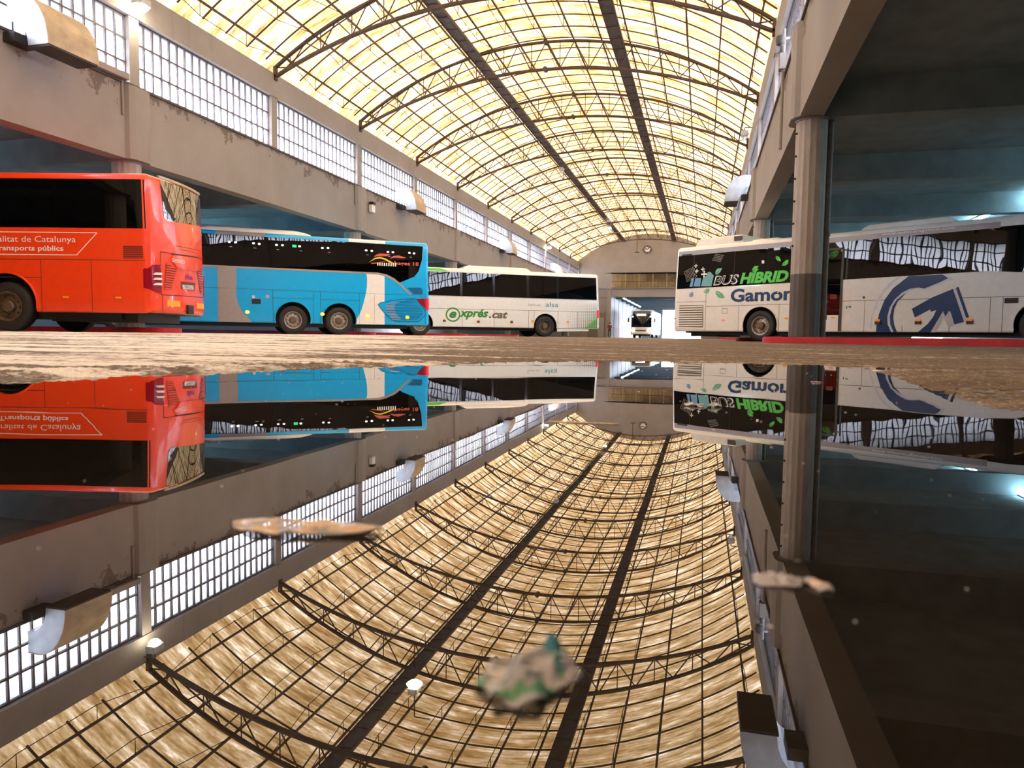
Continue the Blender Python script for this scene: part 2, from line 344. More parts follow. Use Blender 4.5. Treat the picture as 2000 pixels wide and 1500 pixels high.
ds = np.interp(ua, [-3, -0.72, -0.43, -0.21, 0.0, 0.21, 0.43, 0.50, 0.57, 0.66, 0.75, 3], [0.95, 1.22, 1.56, 1.92, 2.42, 2.48, 2.40, 2.10, 1.38, 1.00, 0.88, 0.85])
ds = ds + 0.10 * (vnoise(ua * 9, ua * 0 + 3.3, 5) - 0.5) + 0.05 * (vnoise(ua * 45, dep * 2, 6) - 0.5)
e = dep - ds
h = np.where(e > 0, 0.0065 * (1 - np.exp(-e / 0.30)), np.maximum(e * 0.03, -0.014))
h += (ground(X_, Y_) - 0.003) * smooth(0.6, 9.0, e)
n1 = vnoise(X_ * 60, Y_ * 60, 1) - 0.5; n2 = vnoise(X_ * 150, Y_ * 150, 2) - 0.5; n3 = vnoise(X_ * 9, Y_ * 16, 3) - 0.5; n4 = vnoise(X_ * 1.6, Y_ * 5.5, 4) - 0.5
near = np.exp(-np.abs(e) / 0.5)
left = 1 - smooth(-0.25, 0.1, ua); ridge = left * smooth(-0.05, 0.03, e) * (1 - smooth(0.10, 0.30, e))
h += ridge * (0.0035 + 0.009 * np.maximum(vnoise(X_ * 75, Y_ * 75, 9) - 0.35, 0)) + n1 * (0.0016 + 0.0028 * near) + n2 * (0.0008 + 0.0016 * near) + n3 * 0.0022
rt = smooth(0.40, 0.52, ua)
h += n4 * (0.003 + 0.010 * rt * smooth(0.0, 0.2, e) * (1 - smooth(1.6, 3.0, e))) - 0.002 * rt * smooth(0.0, 0.2, e) * (1 - smooth(1.6, 3.0, e))
h = np.where(R_ > 15.9, -0.05, h)
pf = grid_mesh('asphalt_surface', np.stack([X_, Y_, h], 2).reshape(-1, 3), NR, NA, 'asphalt', fl)
mb = MB(); wn = 64
mb.add([(6.5 * math.cos(2 * PI * i / wn), 6.5 * math.sin(2 * PI * i / wn), 0) for i in range(wn)], [tuple(range(wn))])
wt = mb.build('puddle', 'water'); tag(wt, 'wide still rain puddle mirroring the vaulted roof in the foreground', 'puddle')

# --- long walls: beam band, clerestory sill, posts, eave beam
def long_wall(side):
    s = -1 if side == 'left' else 1; X = XL if s < 0 else XR; T = 0.45
    def bx(mb, x0, x1, y0, y1, z0, z1): mb.box((min(X + s * x0, X + s * x1), y0, z0), (max(X + s * x0, X + s * x1), y1, z1))
    wm = MB(); bx(wm, 0, T, Y0, YE, Z_BEAM, Z_SILL)
    wall = struct('wall_' + side, wm, 'band')
    e = MB(); bx(e, 0.0, 0.35, Y0, YE, Z_HEAD, Z_EAVE); e.build('eave_beam', 'plaster', wall)
    for i in range(I0, I1 + 1):
        p = MB(); bx(p, 0.03, 0.33, YB(i) - 0.17, YB(i) + 0.17, Z_SILL, Z_HEAD); p.build('window_post', 'plaster', wall)
    led = MB(); bx(led, -0.05, 0.05, Y0, YE, Z_SILL - 0.045, Z_SILL + 0.02); led.build('sill_flashing', 'dark_metal', wall)
    for i in range(I0 + 1, I1 + 1, 2):
        q = MB(); y = YB(i); pts = [(y - 0.42, 0), (y - 0.36, -0.10), (y - 0.2, -0.15), (y + 0.2, -0.15), (y + 0.36, -0.10), (y + 0.42, 0)]
        q.prism([(X - s * 0 + s * b, a) for a, b in pts], Z_BEAM, Z_SILL - 0.05, axis='z'); q.build('pilaster', 'plaster', wall)
    # windows, one structure object per bay, bars as its part
    k0 = 0 if s < 0 else 40
    for i in range(I0, I1):
        ya, yb = YB(i) + 0.17, YB(i + 1) - 0.17
        pm = MB(); xx = X + s * 0.24; pm.add([(xx, ya, Z_SILL), (xx, yb, Z_SILL), (xx, yb, Z_HEAD), (xx, ya, Z_HEAD)], [(0, 1, 2, 3)])
        wo = struct('window_%d' % (k0 + i - I0 + 1), pm, 'pane')
        b = MB(); n = 19
        for k in range(n + 1):
            y = ya + (yb - ya) * k / n; b.box((min(X + s * 0.15, X + s * 0.21), y - 0.022, Z_SILL), (max(X + s * 0.15, X + s * 0.21), y + 0.022, Z_HEAD))
        for z in (Z_SILL + 0.03, Z_SILL + (Z_HEAD - Z_SILL) * 0.33, Z_SILL + (Z_HEAD - Z_SILL) * 0.67, Z_HEAD - 0.02):
            b.box((min(X + s * 0.14, X + s * 0.22), ya, z - 0.025), (max(X + s * 0.14, X + s * 0.22), yb, z + 0.025))
        b.build('glazing_bars', 'bars', wo)
    return wall
long_wall('left'); long_wall('right')
# --- columns
ORD = ['nearest', 'second', 'third', 'fourth', 'fifth', 'sixth', 'seventh', 'eighth', 'ninth', 'tenth', 'eleventh', 'twelfth', 'thirteenth', 'fourteenth', 'fifteenth', 'sixteenth', 'seventeenth']
def column(x, y, r, label, group, n=16, pipe=0):
    c = empty('concrete_column', (x, y, 0)); tag(c, label, 'column', group); g = float(ground(x, y)) + (0.14 if pipe else -0.02)
    m = MB(); pr = []
    for i in range(n * 2):
        t = PI * i / n; rad = r * (1.0 if i % 2 else 0.965); pr.append((rad * math.cos(t), rad * math.sin(t)))
    m.prism(pr, g, Z_BEAM, axis='z'); m.build('shaft', 'column', c)
    m = MB(); m.lathe([(0, Z_BEAM - 0.05), (r * 1.07, Z_BEAM - 0.05), (r * 1.07, Z_BEAM - 0.01)], 24, axis='z'); m.build('collar', 'plaster', c)
    if pipe:
        px = pipe * (r + 0.07)
        m = MB(); m.bar((px, 0.12, g), (px, 0.12, 4.6), 0.065, 12); m.build('drain_pipe', 'pipe', c, smooth=True)
        for z in (0.5, 2.2, 3.9): m = MB(); m.bar((px, 0.12, z), (px, 0.12, z + 0.09), 0.08, 12); m.build('pipe_collar', 'pipe', c, smooth=True)
        for z in np.arange(2.0, 4.4, 0.45): m = MB(); m.bar((-r - 0.012, -0.08, z), (-r + 0.03, -0.08, z), 0.022, 8); m.build('bolt', 'black', c)
    return c
cn = 0
for j, i in enumerate(range(0, I1 + 1, 2)):
    column(XL - 0.36, YB(i), 0.36, 'concrete column under the left window wall, %s from the camera' % ORD[j], 'columns under the left wall', pipe=-1)
for j, i in enumerate(range(0, I1 + 1, 2)):
    column(XR + 0.27, YB(i) - 0.1, 0.30, ('large fluted two-tone column standing on the red kerb on the right' if j == 0 else 'two-tone column under the right wall, %s from the camera' % ORD[j]), 'columns under the right wall', pipe=1)
for sx, sd in ((XL - 0.36, 'left'), (XR + 0.27, 'right')):
    column(sx, YB(-2), 0.33, 'two-tone column on the %s side behind the camera' % sd, 'columns behind the camera', pipe=0)
# --- roof skin and its battens
NX = 49
def roof_skin():
    m = MB(); xs = [XL - 1.3 + (XR - XL + 2.6) * i / (NX - 1) for i in range(NX)]; ya = Y0 - 0.3; yb = YE + 0.1; NYq = 40
    for j in range(NYq + 1):
        y = ya + (yb - ya) * j / NYq
        for x in xs: m.v.append((x, y, arc(ZS[0], ZS[1], x)))
    for j in range(NYq):
        for i in range(NX - 1):
            a = j * NX + i; m.f.append((a, a + 1, a + NX + 1, a + NX)); m.mi.append(0)
    return m
ceil = struct('ceiling', roof_skin(), 'roof', smooth=True)
nb = 6
for i in range(I0, I1):
    for k in range(nb):
        m = MB(); y = YB(i) + BAY * (k + 0.5) / nb
        m.sweep([(x, y, arc(ZS[0], ZS[1], x) - 0.03) for x in np.linspace(XL, XR, 33)], 0.05, 0.03)
        m.build('batten', 'steel', ceil)
# fascia strips closing the gap between eave beam and sheet
# --- trusses
def truss(i, label):
    y = YB(i); t = empty('roof_truss', (XC, y, 0)); tag(t, label, 'roof truss', 'arched steel roof trusses')
    xs = np.linspace(XL + 0.02, XR - 0.02, 41) - XC
    up = lambda x: arc(ZU[0], ZU[1], x + XC); lo = lambda x: arc(ZL[0], ZL[1], x + XC)
    m = MB(); m.sweep([(x, 0, up(x)) for x in xs], 0.13, 0.07); m.build('upper_chord', 'steel', t)
    m = MB(); m.sweep([(x, 0, lo(x)) for x in xs], 0.14, 0.08); m.build('lower_chord', 'steel', t)
    nodes = np.linspace(xs[0], xs[-1], 15)
    for a, b in zip(nodes[:-1], nodes[1:]):
        c = (a + b) / 2
        for p, q, rr_ in (((a, 0, up(a)), (c, 0, lo(c)), 0.022), ((c, 0, lo(c)), (b, 0, up(b)), 0.022), ((c, 0, lo(c)), (c, 0, up(c)), 0.018)):
            m = MB(); m.bar(p, q, rr_, 5); m.build('web_bar', 'steel', t)
    for sx in (xs[0], xs[-1]): m = MB(); m.box((sx - 0.05, -0.07, ZL[0] - 0.12), (sx + 0.05, 0.07, ZU[0] + 0.05)); m.build('end_plate', 'steel', t)
    for zz in (up(0), lo(0)): m = MB(); m.lathe([(0, -0.1), (0.1, -0.1), (0.1, 0.1), (0, 0.1)], 8, c=(0, 0, zz)); m.build('crown_joint', 'dark_metal', t)
for i in range(I0 + 1, I1):
    truss(i, 'arched steel roof truss, %s from the near end of the hall' % ORD[i - I0 - 1])
# --- trussed purlins
NP = 15
def purlin(x, idx):
    o = empty('roof_purlin', (x, 0, 0)); tag(o, 'thin steel purlin running along the vault, %s from the left eave' % ORD[idx].replace('nearest', 'first'), 'purlin', 'trussed purlins under the roof sheets')
    zt = arc(ZU[0], ZU[1], x) + 0.10; m = MB(); m.box((-0.025, Y0, zt - 0.03), (0.025, YE, zt + 0.03)); m.build('top_bar', 'steel', o)
    for i in range(I0, I1):
        m = MB(); ya = YB(i); a, b = ya + BAY * 0.33, ya + BAY * 0.67; dz = 0.42
        pts = [(0, ya + 0.05, zt), (0, a, zt - dz), (0, b, zt - dz), (0, ya + BAY - 0.05, zt)]
        for p, q in zip(pts[:-1], pts[1:]): m.bar(p, q, 0.011, 4)
        m.bar((0, a, zt), (0, a, zt - dz), 0.012, 4); m.bar((0, b, zt), (0, b, zt - dz), 0.012, 4)
        m.build('tie_rod', 'steel', o)
for k in range(NP):
    x = XL + 0.35 + (XR - XL - 0.7) * k / (NP - 1); purlin(x, k)
# --- two walkways hung along the vault
WX = (-8.55 * K, -3.22 * K)
for x, lb in zip(WX, ('dark maintenance walkway along the left of the vault', 'dark maintenance walkway along the right of the vault')):
    o = empty('roof_walkway', (x, 0, 0)); tag(o, lb, 'walkway', 'walkways under the roof'); z = arc(ZU[0], ZU[1], x) - 0.10
    m = MB(); m.box((-0.22, Y0, z - 0.03), (0.22, YE, z)); m.build('deck_plate', 'steel_light', o)
    for s in (-1, 1): m = MB(); m.box((s * 0.22 - 0.02, Y0, z - 0.06), (s * 0.22 + 0.02, YE, z + 0.05)); m.build('edge_channel', 'steel', o)
    for y in np.arange(Y0 + 0.5, YE, 1.05): m = MB(); m.box((-0.24, y - 0.03, z - 0.055), (0.24, y + 0.03, z - 0.03)); m.build('cross_bearer', 'steel', o)
# --- end wall with gallery and tunnel opening
TX0, TX1 = -9.82 * K, -0.2; ZT = zk(4.5); ZG0 = zk(5.46); ZG1 = zk(7.05)
def gable(y, t):
    m = MB(); xs = np.linspace(XL - 0.4, XR + 0.4, 40); poly = [(xs[0], ZG1), (xs[-1], ZG1)] + [(x, arc(ZS[0], ZS[1], min(max(x, XL), XR)) + 0.1) for x in xs[::-1]]
    m.prism(poly, y, y + t, axis='y'); return m
ew = struct('wall_back', gable(YE, 0.4), 'plaster')
m = MB(); m.box((XL - 20, YE, 0), (TX0, YE + 0.4, ZT)); m.box((TX1, YE, 0), (XR + 20, YE + 0.4, ZT)); m.box((XL - 20, YE, ZT), (XR + 20, YE + 0.4, ZG0))
m.box((TX0 - 0.55, YE - 0.12, 0), (TX0, YE + 0.1, ZG1)); m.box((XL - 20, YE + 0.01, ZG0), (TX0 - 0.5, YE + 0.4, ZG1))
m.box((XL, YE - 0.1, ZT), (XR, YE, ZT + 0.14)); m.box((XL, YE - 0.15, ZG0 - 0.05), (XR, YE, ZG0 + 0.06))
m.build('lintel_and_piers', 'plaster', ew)
m = MB(); m.box((TX0 - 0.5, YE + 1.3, ZG0), (XR + 10, YE + 1.5, ZG1)); m.build('gallery_back', mat('ochre_gallery_wall', (0.22, 0.15, 0.06), 0.7, var=0.35, nscale=1.2), ew)
m = MB(); m.box((TX0 - 0.5, YE, ZG0 - 0.1), (XR + 10, YE + 1.5, ZG0)); m.box((TX0 - 0.5, YE, ZG1), (XR + 10, YE + 1.5, ZG1 + 0.1)); m.build('gallery_floor', 'plaster', ew)
ra = empty('gallery_railing', (0, YE + 0.05, 0)); tag(ra, 'barred railing across the gallery above the tunnel mouth', 'railing')
m = MB(); m.box((TX0, 0, ZG0 + 0.75), (XR, 0.05, ZG0 + 0.82)); m.box((TX0, 0, ZG0 + 0.08), (XR, 0.05, ZG0 + 0.13)); m.build('rails', 'dark_metal', ra)
m = MB()
for x in np.arange(TX0 + 0.1, XR, 0.16): m.box((x - 0.018, 0.0, ZG0 + 0.08), (x + 0.018, 0.04, ZG0 + (1.62 if x < TX0 + 4 else 0.78)))
for x in np.arange(TX0 + 1.6, XR, 1.6): m.box((x - 0.04, 0.0, ZG0), (x + 0.04, 0.05, ZG1))
m.build('bars', mat('ochre_railing_paint', (0.36, 0.28, 0.14), 0.5), ra)
# doorway and shelter left of the tunnel mouth
d = MB(); d.box((XL + 1.1, YE - 0.06, 0.05), (TX0 - 0.7, YE, 3.0)); dd = struct('door_1', d, mat('grey_green_door', (0.17, 0.16, 0.13), 0.6))
d = MB(); d.box((XL + 0.9, YE - 0.1, 3.0), (TX0 - 0.6, YE, 3.5)); d.build('door_lintel', 'plaster', dd)
d = MB(); d.box((TX0 - 1.5, YE - 0.1, 0.1), (TX0 - 0.8, YE - 0.06, 2.4)); d.build('door_pane', mat('dusty_pane', (0.3, 0.3, 0.26), 0.3), dd)
g2 = struct('wall_front', gable(Y0 - 0.4, 0.4), 'plaster'); m = MB(); m.box((XL - 20, Y0 - 0.4, -0.05), (XR + 20, Y0, ZG1)); m.build('lower_wall', 'plaster', g2)
# --- tunnel beyond
m = MB(); TE = YE + 46
m.box((TX0 - 0.3, YE + 0.4, 1.35), (TX0, TE, ZT + 0.4)); tl = struct('wall_tunnel_left', m, 'tunnel')
m = MB(); m.box((TX0 - 0.3, YE + 0.4, 0), (TX0 + 0.01, TE, 1.35)); m.build('dado', 'tunnel_low', tl)
m = MB()
for y in np.arange(YE + 3, TE, 5): m.box((TX0, y, 0), (TX0 + 0.03, y + 0.3, ZT + 0.3))
m.build('wall_ribs', 'tunnel', tl)
m = MB(); m.box((TX0 - 0.3, YE + 0.4, ZT + 0.35), (TX1 + 6, TE, ZT + 0.6))
for y in np.arange(YE + 5, TE, 6): m.box((TX0, y, ZT), (TX1 + 6, y + 0.4, ZT + 0.4))
struct('ceiling_tunnel', m, 'tunnel')
m = MB(); m.box((TX0, TE - 0.3, 0), (-7.0, TE, ZT + 0.4)); struct('wall_tunnel_end', m, 'tunnel')
for k in range(5):
    y = YE + 2.5 + k * 5.2
    o = empty('strip_light', (TX0 + 1.35, y, ZT - 0.12)); tag(o, 'white fluorescent strip light along the tunnel ceiling, %s from the tunnel mouth' % ORD[k], 'light fitting', 'strip lights in the tunnel')
    b = MB(); b.box((-0.12, -1.9, 0.04), (0.12, 1.9, 0.10)); b.build('casing', 'galv', o)
    b = MB(); b.bar((0, -1.8, 0), (0, 1.8, 0), 0.05, 8); b.build('tube', 'tube_dim', o)
    b = MB(); b.bar((0, 0, 0.1), (0, 0, 0.50), 0.02, 6); b.build('hanger', 'galv', o)
# --- side halls
def side_hall(side):
    s = -1 if side == 'left' else 1; X = XL if s < 0 else XR; XF = X + s * 23; ZC = Z_BEAM + 0.72
    def bx(mb, x0, x1, y0, y1, z0, z1): mb.box((min(x0, x1), y0, z0), (max(x0, x1), y1, z1))
    m = MB(); bx(m, X + s * 0.45, XF, Y0, YE, ZC, ZC + 0.25); c = struct('ceiling_' + side, m, 'concrete_soffit')
    m = MB()
    for i in range(I0, I1 + 1): bx(m, X + s * 0.45, XF, YB(i) - 0.25, YB(i) + 0.25, Z_BEAM + 0.0, ZC)
    m.build('cross_beams', 'concrete_soffit', c)
    m = MB(); bx(m, XF, XF + s * 0.3, Y0, YE, 1.2, ZC); wl = struct('wall_far_' + side, m, 'hall_wall')
    m = MB(); bx(m, XF - s * 0.02, XF + s * 0.3, Y0, YE, 0, 1.2); m.build('dado', 'tunnel_low', wl)
    m = MB(); bx(m, X + s * 0.45, XF, Y0 - 0.3, Y0, 0, ZC); m.build('return_wall', 'hall_wall', wl)
side_hall('left'); side_hall('right')
def strip_light(x, y, z, label, group, L=1.5):
    o = empty('strip_light', (x, y, z)); tag(o, label, 'light fitting', group)
    b = MB(); b.box((-0.10, -L - 0.1, 0.05), (0.10, L + 0.1, 0.12)); b.build('casing', 'galv', o)
    b = MB(); b.bar((-0.05, -L, 0.02), (-0.05, L, 0.02), 0.03, 8); b.bar((0.05, -L, 0.02), (0.05, L, 0.02), 0.03, 8); b.build('tube', 'tube', o)
    b = MB(); b.bar((0, 0, 0.1), (0, 0, Z_BEAM + 0.72 - z), 0.02, 6); b.build('hanger', 'galv', o)
    return o
for k, (x, y) in enumerate([(10.9, 31.2), (10.9, 43.8), (10.9, 57), (18.5, 24.6), (18.5, 37), (13.0, 19.0), (20, 13)]):  # all tubes but the first are added to brighten the right hall
    strip_light(x, y, Z_BEAM + (0.62 if k == 0 else 0.35), ['bright fluorescent tube over the roof of the white hybrid coach', 'added fluorescent tube deep in the right side hall behind the hybrid coach', 'added fluorescent tube at the far end of the right side hall', 'added fluorescent tube near the far wall of the right side hall, nearer one', 'added fluorescent tube near the far wall of the right side hall, further one', 'added off-view fluorescent tube right of the hybrid coach front', 'added off-view fluorescent tube deep in the right side hall, nearest the camera'][k], 'strip lights in the right side hall', 3.4 if k == 0 else 1.5)
for k, (x, y) in enumerate([(-24, 12.8), (-24, 25.5), (-24, 38.2), (-30, 19), (-30, 31.8), (-24, 57)]):  # tubes added in place of daylight to light the left hall
    strip_light(x, y, Z_BEAM + 0.35, 'added fluorescent tube lighting the dark left side hall, %s from the camera' % ORD[k], 'added strip lights in the left side hall')
# --- kerb islands
def island(x, y, ang, L, w, label, hgt=0.13):
    g = float(ground(x, y)) - 0.05; o = empty('kerb_island', (x, y, 0), math.radians(ang)); tag(o, label, 'kerb', 'red painted kerb islands')
    pts = [(w / 2 + w / 2 * math.cos(t), w / 2 * math.sin(t)) for t in np.linspace(PI / 2, 3 * PI / 2, 12)]
    out = pts + [(L, -w / 2), (L, w / 2)]
    m = MB(); m.prism(out, g, g + 0.05 + hgt, axis='z'); m.build('kerb_stone', 'kerb', o, bevel=0.02)
    ins = [(w / 2 + (w / 2 - 0.14) * math.cos(t), (w / 2 - 0.14) * math.sin(t)) for t in np.linspace(PI / 2, 3 * PI / 2, 12)] + [(L - 0.1, -w / 2 + 0.14), (L - 0.1, w / 2 - 0.14)]
    m = MB(); m.prism(ins, g + 0.02, g + 0.054 + hgt, axis='z'); m.build('paved_top', 'concrete_dark', o)
RI = ['long red kerb island under the big column on the right', 'red kerb island behind the white hybrid coach', 'far red kerb island on the right', 'furthest red kerb island on the right']
for j, i in enumerate((0, 2, 4, 6)):
    island(XR - 0.45, YB(i) + 0.15, -33.5, 13 if j else 16, 1.1, RI[j])
LI = ['red kerb island behind the orange coach', 'purple-red kerb island behind the blue coach', 'red kerb island behind the white green-lettered coach', 'furthest red kerb island on the left']
for j, i in enumerate((0, 2, 4, 6)):
    island(XL + 0.6, YB(i) + (0.75 if j == 0 else 0.3), 180 + (16 if j == 0 else 36), 12, 1.1, LI[j])
# --- ventilation hoods
def hood(X, s, y, label, m1='galv', w=1.3, z=None, pr=0.98, hh=0.78):
    # curved sheet-metal cowl on the sill, mouth facing down into the hall; s=+1 opens towards +X
    z = Z_SILL if z is None else z
    o = empty('ventilation_hood', (X, y, z)); tag(o, label, 'ventilation hood', 'sheet metal ventilation hoods')
    n = 14; out = [(-0.10 * s, hh * 0.98)] + [(s * (pr * 0.18 + pr * 0.82 * math.sin(t)), -0.32 + (hh + 0.32) * math.cos(t)) for t in np.linspace(0, PI / 2, n)]
    inn = [(s * (pr * 0.45 * math.sin(t)), -0.32 + (hh * 0.35 + 0.32) * math.cos(t)) for t in np.linspace(PI / 2, 0, 6)]
    prof = out + inn + [(-0.10 * s, hh * 0.35)]
    m = MB(); m.prism(prof, -w / 2, w / 2, axis='y'); m.build('cowl', m1, o)
    m = MB(); m.sweep([(u, 0, v) for u, v in out], w + 0.03, 0.02, up=Vector((0, 0.0001, 1))); m.build('curved_sheet', 'galv_warm' if m1 == 'galv' and s > 0 else m1, o)
    m = MB(); m.box((min(s * pr * 0.42, s * pr * 1.0), -w / 2 + 0.02, -0.36), (max(s * pr * 0.42, s * pr * 1.0), w / 2 - 0.02, -0.31)); m.build('mouth_grille', 'black', o)
    m = MB(); m.box((min(0, s * 0.3), -w / 2 - 0.2, -0.28), (max(0, s * 0.3), -w / 2 + 0.35, -0.08)); m.build('motor_box', 'black', o)
hood(XL, 1, 13.15, 'large metal ventilation hood on the left sill, nearest the camera')
hood(XL, 1, 33.3, 'metal ventilation hood on the left sill above the blue coach')
hood(XL, 1, 51.5, 'metal ventilation hood on the left sill above the white green-lettered coach')
hood(XL, 1, 70.0, 'furthest white ventilation hood on the left sill', 'offwhite')
hood(XR, -1, 34.0, 'metal ventilation hood on the right sill beside the column')
hood(XR, -1, 12.2, 'metal ventilation hood on the right sill above the camera, seen only mirrored in the puddle')
# --- flood lamps
def flood(x, y, z, label, s=1, size=0.16, hang=0.5, lit=True, arm=0):
    o = empty('flood_lamp', (x, y, z)); tag(o, label, 'flood lamp', 'flood lamps')
    m = MB(); m.box((-0.14, -0.2, -0.1), (0.14, 0.2, 0.1)); m.build('housing', 'galv', o, bevel=0.02)
    m = MB(); m.lathe([(0, 0), (size * 0.7, -0.02), (size, -0.10), (size * 0.6, -0.17), (0, -0.19)], 14, axis='z', c=(0, 0, -0.05)); m.build('lamp_glass', 'flood' if lit else 'offwhite', o, smooth=True)
    m = MB(); m.bar((0, 0, 0.08), (0, 0, hang), 0.02, 6)
    if arm: m.bar((0, 0, hang), (arm, 0, hang), 0.02, 6)
    m.build('bracket', 'dark_metal', o)
flood(XL + 0.35, YB(0) - 0.15, Z_EAVE - 0.50, 'glaring flood lamp at the eave of the left wall, nearest the camera', arm=-0.34, hang=0.3)
flood(XL + 0.35, YB(8) - 0.2, Z_EAVE - 0.45, 'glaring flood lamp at the eave of the left wall, far down the hall', size=0.2, arm=-0.34, hang=0.3)
flood(-7.96, 19.24, 10.4, 'flood lamp hung from a purlin beside the left walkway, seen mirrored in the puddle', size=0.24, hang=0.85, arm=0.49)
flood(WX[0], 72.0, arc(ZU[0], ZU[1], WX[0]) - 0.45, 'white flood lamp under the left walkway near the end wall', size=0.2)
flood(WX[0], 47.0, arc(ZU[0], ZU[1], WX[0]) - 0.45, 'unlit lamp under the left walkway in the middle of the hall', size=0.15, lit=False)
flood(XR - 0.3, 32.0, Z_EAVE - 0.35, 'small unlit lamp at the eave of the right wall', size=0.12, lit=False, arm=0.29, hang=0.25)
# boxes, cables and a camera on the walls
o = empty('junction_box', (XR - 0.08, 18.6, Z_SILL + 0.1)); tag(o, 'pale junction box and conduit on the right wall above the big column', 'junction box')
m = MB(); m.box((-0.1, -0.12, -0.05), (0.06, 0.12, 0.32)); m.build('box', 'plaster', o, bevel=0.01); m = MB(); m.bar((0, 0, -1.9), (0, 0, -0.05), 0.04, 8); m.bar((0, 0, 0.3), (0, 0, 0.9), 0.04, 8); m.build('conduit', 'plaster', o)
o = empty('security_camera', (XR - 0.18, 18.3, Z_SILL + 0.62)); tag(o, 'small dark dome camera fixed on the right wall', 'camera')
m = MB(); m.lathe([(0, 0.1), (0.1, 0.1), (0.12, 0.02), (0.1, -0.08), (0, -0.13)], 14, axis='z'); m.build('dome', 'dark_metal', o, smooth=True); m = MB(); m.bar((0, 0, 0.05), (0.2, 0, 0.05), 0.03, 8); m.build('arm', 'galv', o)
o = empty('junction_box', (XL + 0.06, 15.25, Z_SILL + 0.02)); tag(o, 'grey box on the left sill beside the nearest column', 'junction box')
m = MB(); m.box((-0.05, -0.6, 0.0), (0.12, 0.35, 0.16)); m.build('box', 'plaster', o, bevel=0.01)
o = empty('junction_box', (XL + 0.1, 29.6, Z_SILL - 0.75)); tag(o, 'small white box with a dark top on the left wall above the blue coach', 'junction box')
m = MB(); m.box((-0.06, -0.15, -0.2), (0.1, 0.15, 0.12)); m.build('box', 'offwhite', o); m = MB(); m.box((-0.06, -0.12, 0.12), (0.14, 0.12, 0.25)); m.build('lid', 'black', o)
for i, lb in ((0, 'thin cable conduit down the left wall at the nearest column'), (2, 'thin cable conduit down the left wall above the blue coach')):
    o = empty('cable_conduit', (XL + 0.035, YB(i) - 0.5, 0)); tag(o, lb, 'conduit', 'wall conduits'); m = MB(); m.bar((0, 0, Z_SILL - 0.85), (0, 0, Z_SILL), 0.03, 6); m.build('tube', 'plaster', o)
# --- clock and hanging pole on the end wall
o = empty('wall_clock', (-6.02 * K, YE - 0.06, zk(9.6))); tag(o, 'round black and white clock on the end wall', 'clock')
m = MB(); m.lathe([(0, -0.05), (0.42, -0.05), (0.46, 0), (0.42, 0.05), (0, 0.05)], 28); m.build('face', 'white', o, smooth=True)
m = MB(); m.lathe([(0.40, -0.08), (0.48, -0.08), (0.48, 0.05), (0.40, 0.05)], 28); m.build('rim', 'dark_metal', o, smooth=True)
for t in np.arange(12) * PI / 6: m = MB(); m.box((0.33 * math.sin(t) - 0.06, -0.07, 0.33 * math.cos(t) - 0.06), (0.33 * math.sin(t) + 0.06, -0.05, 0.33 * math.cos(t) + 0.06)); m.build('hour_mark', 'black', o)
m = MB(); m.bar((0, -0.08, 0), (0.2, -0.08, 0.22), 0.06, 4); m.build('minute_hand', 'black', o); m = MB(); m.bar((0, -0.08, 0), (-0.22, -0.08, 0.1), 0.07, 4); m.build('hour_hand', 'black', o)
o = empty('hanging_pole', (-7.05 * K, YE - 1.2, 0)); tag(o, 'thin pole with a small crossbar hanging in front of the end wall', 'pole')
m = MB(); m.bar((0, 0, zk(9.2)), (0, 0, zk(11.0)), 0.04, 6); m.build('rod', 'dark_metal', o); m = MB(); m.bar((-0.25, 0, zk(9.2)), (0.25, 0, zk(9.2)), 0.06, 6); m.build('crossbar', 'dark_metal', o)
